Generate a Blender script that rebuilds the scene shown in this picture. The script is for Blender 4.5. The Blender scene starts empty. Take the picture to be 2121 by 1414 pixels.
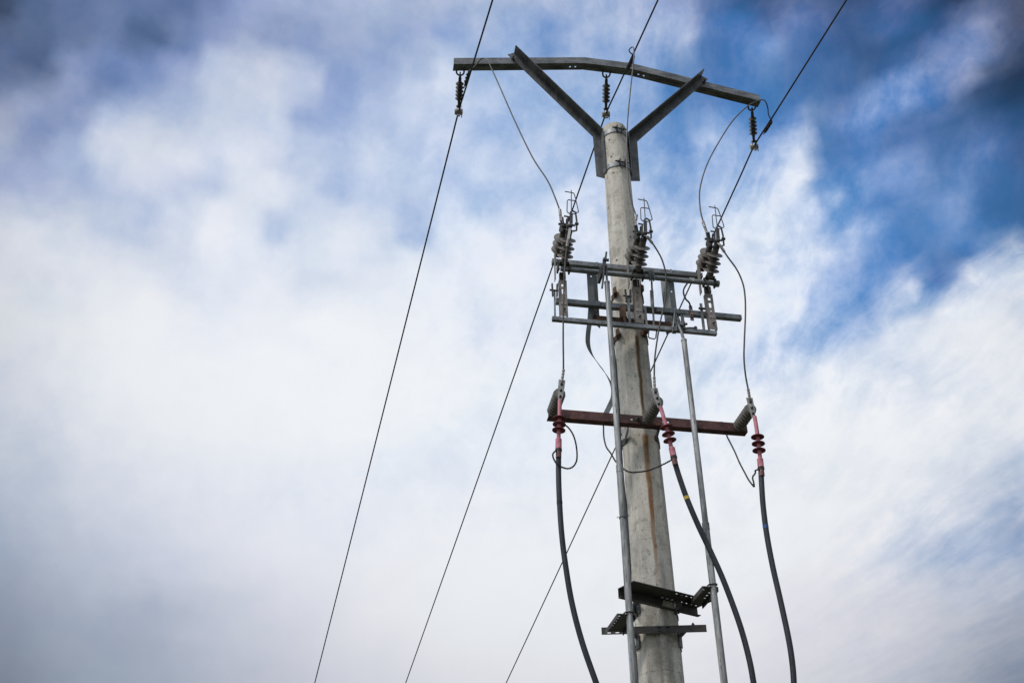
import bpy, math, random
import numpy as np
from mathutils import Vector, Matrix
random.seed(7)
R = math.radians
sc = bpy.context.scene
COL = sc.collection

# ------------------------------------------------------------------ camera
# world: the pole stands on the origin, X runs along the crossarm, Y away from the viewer
PITCH, HEAD = R(34.3), R(8.7)
CAM = Vector((-2.14366, -6.97816, 1.6))
LENS = 2062.0 / 2121.0 * 36.0
fh = Vector((math.sin(HEAD), math.cos(HEAD), 0))
RT = Vector((math.cos(HEAD), -math.sin(HEAD), 0))
FW = fh * math.cos(PITCH) + Vector((0, 0, math.sin(PITCH)))
UP = -fh * math.sin(PITCH) + Vector((0, 0, math.cos(PITCH)))
cd = bpy.data.cameras.new('camera')
cd.sensor_width = 36
cd.lens = LENS
cd.clip_end = 3000
cam = bpy.data.objects.new('camera', cd)
COL.objects.link(cam)
cam.matrix_world = Matrix((
    (RT.x, UP.x, -FW.x, CAM.x), (RT.y, UP.y, -FW.y, CAM.y), (RT.z, UP.z, -FW.z, CAM.z), (0, 0, 0, 1)))
sc.camera = cam


def ray(x, y):
    return FW * 2062 + RT * (x - 1060.5) - UP * (y - 707)


def at(x, y, Y):            # survey: where the sight line meets the vertical plane Y
    d = ray(x, y)
    return CAM + d * ((Y - CAM.y) / d.y)


def atX(x, y, X):
    d = ray(x, y)
    return CAM + d * ((X - CAM.x) / d.x)


def atZ(x, y, Z):
    d = ray(x, y)
    return CAM + d * ((Z - CAM.z) / d.z)


# ------------------------------------------------------------------ light
SUN_EL, SUN_AZ = R(54), R(-120)          # azimuth clockwise from +Y: high on the left, a little behind the viewer
sd = bpy.data.lights.new('sun', 'SUN')
sd.energy = 2.0
sd.angle = R(9)
sd.color = (1.0, .95, .88)
sun = bpy.data.objects.new('sun', sd)
COL.objects.link(sun)
sv = Vector((math.sin(SUN_AZ) * math.cos(SUN_EL), math.cos(SUN_AZ) * math.cos(SUN_EL), math.sin(SUN_EL)))
sun.rotation_euler = sv.to_track_quat('Z', 'Y').to_euler()

sc.view_settings.view_transform = 'Standard'
sc.view_settings.look = 'None'
sc.view_settings.exposure = 0
sc.view_settings.gamma = 1

# ------------------------------------------------------------------ sky: broken cloud over a clear blue
# layout of the cloud cover seen from this place, a corner vignette painted in, as colours at bearings (degrees from HEAD) and elevations
PXS = [0, 190, 380, 570, 760, 950, 1140, 1330, 1520, 1710, 1900, 2121]
PYS = [0, 130, 200, 300, 400, 500, 620, 740, 880, 1000, 1140, 1280, 1414]
GRID = [
 [(66,82,112),(98,115,152),(105,128,172),(148,163,200),(150,170,205),(175,190,218),(185,197,222),(150,170,205),(85,118,165),(62,95,140),(85,104,145),(58,70,98)],
 [(85,103,140),(105,122,158),(115,135,175),(150,168,205),(160,178,212),(165,185,218),(165,190,222),(130,160,205),(95,135,185),(60,98,145),(110,130,175),(55,75,110)],
 [(100,120,160),(130,148,185),(160,175,208),(200,210,228),(165,182,215),(180,198,228),(150,180,215),(110,150,200),(85,130,185),(70,112,165),(130,150,195),(35,62,98)],
 [(150,165,198),(185,196,220),(208,215,232),(200,212,232),(175,195,225),(190,207,233),(175,200,230),(130,170,218),(140,175,220),(80,125,178),(90,130,185),(60,100,150)],
 [(170,182,208),(180,193,220),(195,207,228),(205,216,234),(195,210,234),(200,215,238),(195,212,238),(175,200,232),(195,212,236),(110,150,200),(100,140,195),(62,105,155)],
 [(205,212,226),(215,222,235),(210,219,233),(228,233,243),(215,226,242),(225,233,245),(215,228,245),(210,225,243),(225,233,245),(170,195,228),(85,130,185),(110,145,190)],
 [(208,212,224),(225,229,238),(230,234,241),(235,238,245),(230,236,245),(228,235,246),(220,231,246),(225,233,246),(225,234,246),(195,212,236),(130,165,210),(170,192,222)],
 [(205,210,222),(232,235,241),(238,240,244),(240,242,246),(242,244,249),(238,242,248),(230,237,247),(228,236,247),(212,225,243),(200,216,238),(215,224,239),(225,230,238)],
 [(195,202,217),(222,226,235),(232,235,241),(240,242,246),(242,244,248),(232,238,247),(228,236,247),(232,238,247),(225,233,246),(238,241,246),(238,240,245),(225,229,237)],
 [(170,182,203),(210,215,228),(222,227,238),(230,234,243),(232,237,246),(228,234,245),(230,236,246),(235,239,246),(235,239,246),(238,240,244),(228,232,240),(200,208,224)],
 [(155,168,190),(185,194,213),(205,211,228),(222,227,238),(228,233,242),(235,238,244),(236,239,245),(237,239,244),(236,239,244),(230,233,240),(190,203,225),(150,170,205)],
 [(135,146,168),(158,170,192),(180,189,209),(200,206,222),(222,226,235),(230,233,239),(232,235,240),(230,233,240),(226,229,238),(212,216,228),(190,196,212),(150,160,182)],
 [(115,125,147),(145,157,180),(160,170,192),(185,190,208),(205,209,222),(214,218,228),(220,223,232),(222,225,233),(216,219,229),(200,204,216),(175,182,200),(120,132,158)],
]


def lin(c):
    c /= 255.0
    return c / 12.92 if c <= .04045 else ((c + .055) / 1.055) ** 2.4


def lerp_grid(x, y):
    x = min(max(x, PXS[0]), PXS[-1] - .01)
    y = min(max(y, PYS[0]), PYS[-1] - .01)
    i = max(k for k in range(len(PXS) - 1) if PXS[k] <= x)
    j = max(k for k in range(len(PYS) - 1) if PYS[k] <= y)
    u = (x - PXS[i]) / (PXS[i + 1] - PXS[i])
    v = (y - PYS[j]) / (PYS[j + 1] - PYS[j])
    out = []
    for k in range(3):
        a = lin(GRID[j][i][k]) * (1 - u) + lin(GRID[j][i + 1][k]) * u
        b = lin(GRID[j + 1][i][k]) * (1 - u) + lin(GRID[j + 1][i + 1][k]) * u
        out.append(a * (1 - v) + b * v)
    return out


# finer samples of the same layout: columns, then one row of colours per height
def _rows(xs, rows):
    return [(x, y, [lin(q) for q in c]) for y, cs in rows for x, c in zip(xs, cs)]


FINE = _rows([1591 + 50 * k for k in range(11)] + [2121], [
 (0, [(72,98,140),(80,108,155),(70,98,145),(65,92,135),(62,88,130),(85,108,155),(82,104,148),(66,86,122),(55,70,100),(66,84,120),(72,86,115),(70,82,108)]),
 (50, [(72,105,158),(98,128,182),(80,112,165),(66,98,145),(66,100,150),(78,108,160),(72,100,148),(62,88,130),(92,112,152),(105,122,160),(82,98,135),(70,84,115)]),
 (100, [(120,155,208),(80,120,175),(70,108,160),(62,98,148),(58,92,138),(64,96,145),(66,96,142),(108,132,178),(110,132,175),(122,142,185),(75,95,132),(52,72,102)]),
 (150, [(92,135,188),(76,118,172),(70,112,165),(64,104,155),(60,98,146),(68,104,155),(100,130,178),(95,122,168),(125,148,195),(62,88,125),(36,64,100),(30,56,90)]),
 (200, [(80,128,182),(78,122,178),(74,118,172),(76,115,170),(112,145,195),(145,170,218),(138,162,210),(108,136,186),(62,98,145),(40,74,115),(34,66,106),(32,62,100)]),
 (250, [(88,132,188),(130,160,210),(80,125,178),(95,135,192),(125,158,212),(88,126,182),(76,115,168),(64,106,160),(62,100,152),(56,94,145),(52,88,138),(46,80,125)]),
 (300, [(130,165,215),(185,203,234),(85,132,186),(78,122,178),(88,130,188),(76,118,174),(76,118,176),(72,115,170),(72,112,165),(95,128,182),(70,106,158),(56,92,140)]),
 (345, [(170,194,230),(205,218,240),(88,136,192),(86,132,190),(98,140,198),(122,155,208),(118,152,205),(80,122,178),(88,128,184),(84,122,176),(66,106,160),(58,96,145)]),
 (385, [(165,190,228),(218,229,246),(110,152,205),(92,140,198),(98,142,200),(120,155,210),(100,142,200),(82,128,182),(100,140,192),(66,110,164),(68,112,166),(64,106,158)]),
 (430, [(222,232,247),(205,219,242),(165,190,230),(118,158,210),(98,142,200),(86,132,190),(82,130,188),(90,136,192),(110,148,202),(70,112,165),(66,108,160),(62,102,152)]),
 (480, [(224,234,248),(190,208,236),(172,196,232),(168,192,230),(160,186,228),(98,142,200),(84,132,190),(92,138,195),(100,142,198),(82,126,180),(85,126,178),(80,120,170)]),
 (530, [(196,212,238),(180,202,234),(212,224,244),(160,186,228),(108,150,206),(104,146,204),(82,130,190),(78,126,184),(78,122,178),(130,160,205),(165,185,215),(172,190,216)]),
 (580, [(212,225,245),(210,224,245),(158,185,228),(148,178,224),(130,165,216),(112,152,208),(100,142,200),(78,124,182),(105,145,198),(200,214,234),(205,216,233),(214,221,234)]),
 (630, [(218,230,247),(200,216,240),(165,190,230),(150,180,224),(112,152,208),(170,193,228),(165,190,226),(148,176,218),(195,211,234),(218,225,237),(216,222,233),(200,210,226)]),
 (680, [(206,220,243),(186,206,236),(176,198,233),(165,190,230),(165,190,230),(205,218,240),(212,223,240),(212,222,238),(222,229,239),(228,232,239),(222,227,236),(206,214,228)]),
])
FINE += _rows([0, 75, 150, 225, 300, 375, 450], [
 (0, [(60,76,104),(88,108,145),(98,118,158),(103,124,165),(100,122,165),(98,120,162),(115,135,178)]),
 (70, [(84,102,136),(92,112,148),(103,122,160),(112,132,172),(90,112,148),(118,138,178),(140,158,198)]),
 (140, [(92,112,152),(86,106,142),(130,148,188),(125,145,188),(126,146,190),(150,166,205),(182,196,222)]),
 (175, [(98,116,152),(110,128,165),(142,158,196),(118,138,180),(148,165,202),(165,180,212),(190,202,224)]),
 (210, [(138,152,185),(150,165,198),(140,156,193),(155,172,207),(168,182,213),(178,192,220),(198,209,228)]),
 (245, [(150,162,190),(140,156,194),(134,152,192),(182,196,222),(188,200,222),(180,194,220),(196,208,228)]),
 (280, [(162,174,200),(132,150,190),(155,172,208),(210,216,232),(212,218,233),(198,209,228),(208,217,234)]),
 (315, [(158,172,202),(150,165,200),(165,182,214),(205,214,231),(208,216,230),(220,225,238),(212,221,238)]),
 (350, [(150,165,202),(152,168,206),(168,184,216),(192,204,226),(212,218,234),(218,224,238),(206,216,236)]),
 (385, [(155,170,204),(155,172,208),(165,180,212),(178,192,222),(205,214,233),(185,198,226),(190,204,228)]),
 (430, [(185,196,216),(180,193,217),(185,197,220),(190,203,224),(182,197,224),(215,223,238),(230,234,245)]),
 (480, [(203,210,224),(208,215,229),(200,210,227),(190,203,225),(188,201,226),(210,219,236),(230,234,244)]),
 (530, [(206,211,224),(212,217,229),(216,222,233),(218,223,235),(208,217,232),(212,220,236),(228,233,244)]),
 (580, [(210,215,226),(210,216,228),(218,223,234),(226,230,238),(224,229,239),(216,223,238),(222,229,242)]),
 (630, [(214,218,226),(214,220,229),(220,225,234),(230,233,240),(234,236,242),(226,231,241),(220,228,242)]),
 (680, [(216,220,227),(220,224,232),(226,230,236),(233,236,241),(237,239,243),(231,235,243),(228,233,244)]),
])
FINE += _rows([505, 565, 632, 705, 780, 856, 931, 1000], [
 (0, [(142,161,202),(158,174,208),(165,180,212),(172,186,216),(170,186,216),(160,178,210),(170,186,216),(182,196,222)]),
 (70, [(146,163,200),(140,158,196),(150,167,203),(168,182,212),(165,182,213),(158,176,213),(150,173,215),(172,190,222)]),
 (105, [(165,180,210),(168,182,212),(148,167,206),(162,178,211),(152,172,210),(172,189,219),(190,205,230),(178,196,226)]),
 (140, [(190,201,222),(192,203,225),(186,199,224),(146,168,208),(152,173,212),(176,193,222),(205,217,238),(175,195,226)]),
 (175, [(198,208,228),(202,211,229),(188,200,226),(148,170,211),(165,184,218),(186,202,230),(212,222,241),(180,200,230)]),
 (210, [(200,210,229),(200,211,230),(175,191,221),(145,168,211),(172,190,223),(186,202,230),(205,217,239),(195,211,236)]),
 (245, [(198,209,230),(196,209,231),(142,166,209),(150,174,215),(170,189,224),(190,206,233),(192,208,234),(165,190,227)]),
 (280, [(205,215,234),(200,212,233),(180,197,226),(175,193,226),(172,192,224),(185,202,231),(200,214,238),(165,190,228)]),
 (315, [(212,220,236),(208,217,236),(178,196,226),(176,195,226),(190,206,232),(178,198,229),(192,208,235),(185,204,233)]),
 (350, [(220,227,240),(195,207,230),(176,194,224),(180,198,228),(188,205,232),(178,199,230),(172,194,229),(190,208,236)]),
 (380, [(212,221,236),(224,230,242),(200,213,234),(165,188,224),(185,202,231),(190,207,234),(175,197,230),(192,210,238)]),
 (415, [(220,227,239),(218,226,240),(190,205,230),(180,197,228),(188,205,232),(178,197,228),(196,212,238),(158,186,225)]),
 (450, [(222,229,242),(192,206,230),(200,213,234),(212,222,238),(200,213,235),(172,193,226),(200,216,240),(196,214,239)]),
 (480, [(224,231,244),(190,205,231),(212,222,238),(220,228,242),(215,224,240),(172,193,227),(212,224,243),(222,231,246)]),
 (530, [(224,231,244),(222,229,243),(218,227,241),(225,231,244),(216,226,241),(225,233,245),(224,232,246),(228,235,248)]),
 (580, [(226,232,244),(225,231,243),(212,222,238),(218,226,240),(226,232,244),(228,235,246),(230,236,248),(232,238,249)]),
 (630, [(228,233,244),(227,232,243),(222,229,242),(228,234,244),(230,236,246),(232,237,247),(234,239,249),(226,234,246)]),
 (680, [(232,236,246),(234,238,246),(236,239,246),(239,241,247),(238,241,247),(236,240,248),(232,238,248),(222,230,245)]),
])
FINE += _rows([1060, 1130, 1200, 1270, 1340, 1410, 1480, 1545], [
 (0, [(184,197,222),(180,194,222),(168,186,218),(162,182,216),(150,172,212),(120,148,195),(85,118,168),(72,104,152)]),
 (60, [(168,188,222),(140,168,212),(150,175,215),(165,186,220),(155,178,215),(140,168,212),(92,130,185),(90,128,185)]),
 (100, [(165,188,224),(125,158,205),(150,176,216),(150,176,216),(140,168,212),(105,145,195),(80,122,178),(95,135,190)]),
 (150, [(172,194,228),(165,188,224),(155,180,218),(150,178,218),(130,164,210),(90,136,190),(82,126,182),(88,130,188)]),
 (200, [(165,190,226),(165,190,226),(150,180,220),(155,183,222),(120,158,208),(88,134,190),(86,130,188),(90,135,192)]),
 (250, [(162,188,226),(175,197,230),(160,186,224),(165,190,226),(130,165,212),(100,146,200),(125,162,212),(98,142,198)]),
 (300, [(178,199,231),(185,204,233),(170,194,228),(165,190,227),(130,166,214),(120,158,210),(165,190,228),(150,180,224)]),
 (350, [(180,201,232),(190,208,236),(180,201,232),(170,194,230),(145,178,220),(130,166,214),(160,186,226),(165,190,228)]),
 (400, [(175,198,231),(180,202,233),(195,212,238),(185,204,234),(165,190,228),(155,183,224),(175,198,232),(180,202,234)]),
 (450, [(200,214,239),(200,216,240),(205,219,241),(200,214,238),(190,207,235),(175,198,231),(190,209,237),(210,224,244)]),
 (500, [(220,229,245),(215,226,244),(214,225,243),(210,222,242),(206,219,241),(195,212,238),(215,227,245),(228,236,248)]),
 (560, [(226,233,247),(222,230,246),(218,228,245),(216,227,245),(216,227,245),(212,224,244),(222,232,247),(224,233,247)]),
 (630, [(228,235,247),(222,232,246),(218,229,245),(222,231,246),(224,232,247),(222,231,246),(226,234,247),(226,234,247)]),
 (700, [(230,236,248),(228,235,247),(222,231,246),(224,232,247),(228,235,247),(224,232,246),(222,231,246),(216,227,245)]),
])
FXY = np.array([(p[0], p[1]) for p in FINE], float)
FC = np.array([p[2] for p in FINE])
# small sharp clouds and gaps: x, y, half length, half width, tilt (degrees, anticlockwise), colour, strength
BLOBS = [
 (92,145,26,26,0,(82,100,133),.5),(205,178,16,12,-35,(96,116,158),.9),(300,70,34,20,0,(86,106,144),.6),(105,262,38,15,18,(126,144,184),.5),(335,294,9,20,15,(186,199,219),.6),
 (667,237,20,16,0,(135,160,206),.6),(702,374,18,14,0,(158,182,220),.7),(655,95,34,7,-55,(143,162,200),.5),
 (1862,196,40,16,28,(155,178,222),.8),(1800,235,34,10,30,(138,166,215),.6),(1990,130,75,10,58,(128,150,196),.6),(1960,160,26,12,0,(92,118,164),.5),(2005,105,16,60,-25,(124,143,186),.5),
 (1642,330,60,14,70,(205,218,240),.6),(1660,375,24,10,55,(222,231,246),.6),(1735,412,55,7,52,(175,198,234),.8),(1680,425,40,7,55,(182,204,236),.7),(1700,540,62,12,50,(214,226,245),.6),
 (1780,480,50,14,22,(166,190,230),.6),(1875,600,20,24,0,(205,218,240),.8),(1893,550,14,12,0,(138,168,214),.7),(2022,572,30,14,-25,(214,223,238),.8),(2098,510,8,26,-20,(178,194,218),.7),
 (1975,415,40,14,60,(112,150,205),.6),(2010,350,20,50,-5,(98,134,186),.5),(1860,350,22,14,20,(124,158,210),.6),(1905,400,40,8,-40,(110,148,204),.5),
 (1640,715,60,18,18,(182,202,235),.6),(1580,755,36,26,0,(172,195,230),.8),(1800,650,34,24,20,(118,158,212),.5),(1895,780,55,10,35,(208,220,236),.7),(1835,820,40,8,30,(224,230,241),.6),
 (1830,720,200,26,25,(232,237,246),.5),(2000,720,110,60,0,(240,241,245),.7),(2080,740,40,40,0,(226,230,238),.5),(1700,800,120,30,25,(236,240,247),.5),
 (1950,1122,50,9,18,(160,176,208),.7),(1970,1150,18,10,20,(198,208,225),.8),(2010,1165,40,16,10,(160,177,210),.7),(2100,1095,30,40,0,(138,157,194),.8),(1900,1165,30,14,0,(180,194,216),.5),(2060,1010,40,24,0,(185,196,216),.5),
 (1900,1270,140,30,8,(206,210,222),.4),(2000,1220,120,20,8,(196,203,218),.5),(1750,1330,120,40,0,(212,214,226),.4),
 (270,1270,120,26,5,(148,162,186),.5),(200,1350,120,30,5,(140,152,176),.4),(60,1000,60,60,0,(172,186,208),.4),(620,760,200,110,0,(245,246,249),.5),(700,1040,110,60,0,(218,226,240),.5),(1180,1060,160,80,0,(236,240,246),.4),
 (1872,190,75,22,30,(158,180,224),.75),(1962,122,80,26,50,(138,158,202),.6),(1650,345,55,11,72,(216,227,245),.6),(1700,455,60,7,52,(196,213,239),.6),(1765,430,60,6,50,(168,193,231),.6),(1770,110,60,8,38,(92,128,178),.5),
 (640,720,60,12,-30,(226,232,245),.5),(900,930,110,22,10,(226,234,246),.5),
]
BLOBS = [(x, y, a, b, math.cos(R(t)), math.sin(R(t)), [lin(q) for q in c], k) for x, y, a, b, t, c, k in BLOBS]


def layout(az, el):         # (cover, brightness) of the sky at a bearing and elevation
    a, e = R(az) + HEAD, R(el)
    d = Vector((math.sin(a) * math.cos(e), math.cos(a) * math.cos(e), math.sin(e)))
    z = max(d.dot(FW), .2)
    x = 1060.5 + 2062 * d.dot(RT) / z
    y = 707 - 2062 * d.dot(UP) / z
    d2 = (FXY[:, 0] - x) ** 2 + (FXY[:, 1] - y) ** 2
    base = lerp_grid(x, y)
    w, ww = np.exp(-d2 / (2 * 21.0 ** 2)), np.exp(-d2 / (2 * 60.0 ** 2))
    c = [(p + .02 * q) / (w.sum() + .02) for p, q in zip(w @ FC, base)]
    soft = [(p + .3 * q) / (ww.sum() + .3) for p, q in zip(ww @ FC, base)]
    near = min(1.0, w.sum() / .4)
    c = [max(p + .35 * near * (p - q), .7 * min(p, q)) for p, q in zip(c, soft)]      # keep the cloud edges crisp
    for bx, by, ha, hb, ct, st, rgb, k in BLOBS:
        p, q = x - bx, by - y
        e = ((p * ct + q * st) / ha) ** 2 + ((q * ct - p * st) / hb) ** 2
        if e < 7:
            w = k * math.exp(-.5 * e)
            c = [u * (1 - w) + v * w for u, v in zip(c, rgb)]
    t = min(max((y - 950) / 300, 0), 1)
    r, g, b = c[0] * (1 + .055 * t), c[1] * (1 + .02 * t), c[2]
    cl = lambda t: min(max(t, 0), 1)
    return cl((r / b - .108) / (.93 - .108)), b, cl((g / b - .408) / (.962 - .408))


world = bpy.data.worlds.new('World')
sc.world = world
world.use_nodes = True
NT = world.node_tree
NT.nodes.clear()


class G:                    # tiny node-graph helper
    def __init__(s, nt): s.nt = nt

    def n(s, t, **kw):
        nd = s.nt.nodes.new(t)
        for k, v in kw.items(): setattr(nd, k, v)
        return nd

    def put(s, sock, v):
        if hasattr(v, 'is_output'): s.nt.links.new(v, sock)
        else: sock.default_value = v

    def m(s, op, a, b=None, c=None, clamp=False):
        nd = s.n('ShaderNodeMath', operation=op, use_clamp=clamp)
        s.put(nd.inputs[0], a)
        if b is not None: s.put(nd.inputs[1], b)
        if c is not None: s.put(nd.inputs[2], c)
        return nd.outputs[0]

    def v(s, op, a, b=None, scale=None):
        nd = s.n('ShaderNodeVectorMath', operation=op)
        s.put(nd.inputs[0], a)
        if b is not None: s.put(nd.inputs[1], b)
        if scale is not None: s.put(nd.inputs['Scale'], scale)
        return nd.outputs['Value'] if op in ('DOT_PRODUCT', 'LENGTH') else nd.outputs[0]

    def noise(s, vec, scale, detail=6, rough=.55, dist=0.0):
        nd = s.n('ShaderNodeTexNoise')
        s.put(nd.inputs['Vector'], vec)
        nd.inputs['Scale'].default_value = scale
        nd.inputs['Detail'].default_value = detail
        nd.inputs['Roughness'].default_value = rough
        nd.inputs['Distortion'].default_value = dist
        return nd

    def mix(s, f, a, b):
        nd = s.n('ShaderNodeMix', data_type='RGBA')
        s.put(nd.inputs[0], f); s.put(nd.inputs[6], a); s.put(nd.inputs[7], b)
        return nd.outputs[2]

    def ramp(s, f, stops, interp='LINEAR'):
        nd = s.n('ShaderNodeValToRGB')
        cr = nd.color_ramp
        cr.interpolation = interp
        while len(cr.elements) < len(stops): cr.elements.new(.5)
        for e, (p, c) in zip(cr.elements, sorted(stops, key=lambda t: t[0])):
            e.position = p
            e.color = (c[0], c[1], c[2], 1) if hasattr(c, '__len__') else (c, c, c, 1)
        s.put(nd.inputs[0], f)
        return nd.outputs[0]

    def sep(s, v):
        nd = s.n('ShaderNodeSeparateXYZ')
        s.put(nd.inputs[0], v)
        return nd.outputs

    def comb(s, x, y, z):
        nd = s.n('ShaderNodeCombineXYZ')
        for i, q in enumerate((x, y, z)): s.put(nd.inputs[i], q)
        return nd.outputs[0]

    def mapr(s, f, a, b, c=0.0, d=1.0, smooth=True):
        nd = s.n('ShaderNodeMapRange', interpolation_type='SMOOTHSTEP' if smooth else 'LINEAR')
        s.put(nd.inputs[0], f)
        for i, q in enumerate((a, b, c, d)): s.put(nd.inputs[i + 1], q)
        return nd.outputs[0]


def build_sky():
    tree = bpy.data.node_groups.new('broken_cloud', 'ShaderNodeTree')     # built apart from the world, then dropped in
    tree.interface.new_socket('Direction', in_out='INPUT', socket_type='NodeSocketVector')
    tree.interface.new_socket('Color', in_out='OUTPUT', socket_type='NodeSocketColor')
    g = G(tree)
    d0 = g.v('NORMALIZE', g.n('NodeGroupInput').outputs[0])
    # turn the compass so that HEAD is +Y
    x, y, z = g.sep(d0)
    ch, sh = math.cos(HEAD), math.sin(HEAD)
    xr = g.m('SUBTRACT', g.m('MULTIPLY', x, ch), g.m('MULTIPLY', y, sh))
    yr = g.m('ADD', g.m('MULTIPLY', x, sh), g.m('MULTIPLY', y, ch))
    d = g.comb(xr, yr, z)
    # cloud-deck plane coordinates
    zc = g.m('MAXIMUM', z, .12)
    px, py = g.m('DIVIDE', xr, zc), g.m('DIVIDE', yr, zc)
    plane = g.comb(px, py, 0.0)
    # warp of the layout so that no edge is straight
    w1 = g.noise(d, 3.2, 3, .5)
    w2 = g.noise(d, 11.0, 4, .55)
    wv = g.v('ADD', g.v('SCALE', g.v('SUBTRACT', w1.outputs['Color'], (.5, .5, .5)), scale=WARP1),
             g.v('SCALE', g.v('SUBTRACT', w2.outputs['Color'], (.5, .5, .5)), scale=WARP2))
    w3 = g.noise(d, 34.0, 5, .6)
    wv = g.v('ADD', wv, g.v('SCALE', g.v('SUBTRACT', w3.outputs['Color'], (.5, .5, .5)), scale=WARP3))
    dw = g.v('NORMALIZE', g.v('ADD', d, wv))
    xw, yw, zw = g.sep(dw)
    az = g.m('ARCTAN2', xw, yw)
    el = g.m('ARCSINE', zw)
    STEP = .95
    els = [11.5 + STEP * k for k in range(46)]
    vv = g.m('MULTIPLY_ADD', el, 180 / math.pi / STEP, -11.5 / STEP)
    vv = g.m('MINIMUM', g.m('MAXIMUM', vv, 0.0), len(els) - 1.0)
    acc = None
    NS = 32
    t3 = g.m('MULTIPLY_ADD', az, 180 / math.pi / 30, 1.5)                 # three sectors of 30 degrees
    t3 = g.m('MINIMUM', g.m('MAXIMUM', t3, 0.0), 2.9999)
    sec = g.m('FLOOR', t3)
    packed = g.comb(g.m('SUBTRACT', t3, sec), vv, sec)
    PACK = 5
    for k0 in range(0, len(els), PACK):       # five rows to a group keeps each tree small and quick to build
        t = bpy.data.node_groups.new('cloud_rows', 'ShaderNodeTree')
        t.interface.new_socket('Place', in_out='INPUT', socket_type='NodeSocketVector')
        t.interface.new_socket('Sum', in_out='OUTPUT', socket_type='NodeSocketVector')
        h = G(t)
        pu, pv, pr = h.sep(h.n('NodeGroupInput').outputs[0])
        part = None
        for k in range(k0, min(k0 + PACK, len(els))):
            half = []
            for lo in (-45, -15, 15):
                stops = [(i / (NS - 1), layout(lo + 30 * i / (NS - 1), els[k])) for i in range(NS)]
                half.append(h.ramp(pu, stops, 'LINEAR'))
            col = h.mix(h.m('GREATER_THAN', pr, 1.5), h.mix(h.m('GREATER_THAN', pr, .5), half[0], half[1]), half[2])
            a = h.m('ABSOLUTE', h.m('SUBTRACT', pv, float(k)))
            p = h.m('SUBTRACT', 1.0, a, clamp=True)
            wgt = h.m('MULTIPLY', h.m('MULTIPLY', p, p), h.m('MULTIPLY_ADD', p, -2.0, 3.0))
            wgt = h.m('MULTIPLY_ADD', h.m('SUBTRACT', wgt, p), .35, p)
            q = h.v('SCALE', col, scale=wgt)
            part = q if part is None else h.v('ADD', part, q)
        h.put(h.n('NodeGroupOutput').inputs[0], part)
        gn = g.n('ShaderNodeGroup')
        gn.node_tree = t
        g.put(gn.inputs[0], packed)
        acc = gn.outputs[0] if acc is None else g.v('ADD', acc, gn.outputs[0])
    cov, val, covg = g.sep(acc)
    # away from this quarter of the sky the deck is an even, bright broken cloud
    back = g.mapr(g.m('ABSOLUTE', az), R(44), R(80))
    top = g.mapr(el, R(55), R(72))
    away = g.m('MAXIMUM', back, top)
    cov = g.m('ADD', cov, g.m('MULTIPLY', g.m('SUBTRACT', .75, cov), away))
    covg = g.m('ADD', covg, g.m('MULTIPLY', g.m('SUBTRACT', .75, covg), away))
    sr_ = (math.sin(SUN_AZ - HEAD) * math.cos(SUN_EL), math.cos(SUN_AZ - HEAD) * math.cos(SUN_EL), math.sin(SUN_EL))
    glow = g.m('POWER', g.m('MAXIMUM', g.v('DOT_PRODUCT', d, sr_), 0.0), 4.0)      # brighter cloud added round the sun, out of view, to light the pole softly
    val = g.m('ADD', val, g.m('MULTIPLY', g.m('SUBTRACT', g.m('MULTIPLY_ADD', glow, GLOW, BACKVAL), val), away))
    # cloud texture: billows and wind-drawn streaks
    iso = g.noise(g.v('ADD', d, g.v('SCALE', g.v('SUBTRACT', w2.outputs['Color'], (.5, .5, .5)), scale=.05)), 11.0, 9, .62).outputs[0]
    sa = R(-9)
    along = g.m('ADD', g.m('MULTIPLY', px, math.sin(sa)), g.m('MULTIPLY', py, math.cos(sa)))
    across = g.m('SUBTRACT', g.m('MULTIPLY', px, math.cos(sa)), g.m('MULTIPLY', py, math.sin(sa)))
    sp = g.comb(g.m('MULTIPLY', along, 2.2), g.m('MULTIPLY', across, 7.5), 3.7)
    sp = g.v('ADD', sp, g.v('SCALE', g.v('SUBTRACT', w1.outputs['Color'], (.5, .5, .5)), scale=2.2))
    sp = g.v('ADD', sp, g.v('SCALE', g.v('SUBTRACT', w2.outputs['Color'], (.5, .5, .5)), scale=.9))
    stk = g.noise(sp, 1.5, 8, .60).outputs[0]
    fluff = g.noise(g.v('ADD', d, g.v('SCALE', g.v('SUBTRACT', w3.outputs['Color'], (.5, .5, .5)), scale=.03)), 27.0, 7, .62).outputs[0]
    windy = g.mapr(az, R(2), R(14), .45, 1.6)
    tex = g.m('ADD', g.m('MULTIPLY', g.m('SUBTRACT', iso, .5), ISO), g.m('MULTIPLY', g.m('MULTIPLY', g.m('SUBTRACT', stk, .5), STK), windy))
    tex = g.m('ADD', tex, g.m('MULTIPLY', g.m('SUBTRACT', fluff, .5), FLUFF))
    room = g.m('MULTIPLY_ADD', g.m('MULTIPLY', cov, g.m('SUBTRACT', 1.0, cov)), 2.9, .20)
    room = g.m('MULTIPLY', g.m('MULTIPLY', room, g.mapr(el, R(14), R(30), .35, 1.0)), g.mapr(az, R(-16), R(8), .5, 1.0))
    cov2 = g.m('MULTIPLY_ADD', tex, room, cov, clamp=True)
    covg2 = g.m('MULTIPLY_ADD', tex, g.m('MULTIPLY', room, .9), covg, clamp=True)
    gain = g.m('MULTIPLY_ADD', g.m('MULTIPLY', tex, room), .6, .985)
    val2 = g.m('MINIMUM', g.m('MULTIPLY', val, gain), g.m('MULTIPLY_ADD', away, 3.0, .93))
    # clear-sky hue from the physical sky
    sky = g.n('ShaderNodeTexSky', sky_type='NISHITA')
    sky.sun_disc = False
    sky.sun_elevation = SUN_EL
    sky.sun_rotation = SUN_AZ
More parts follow.
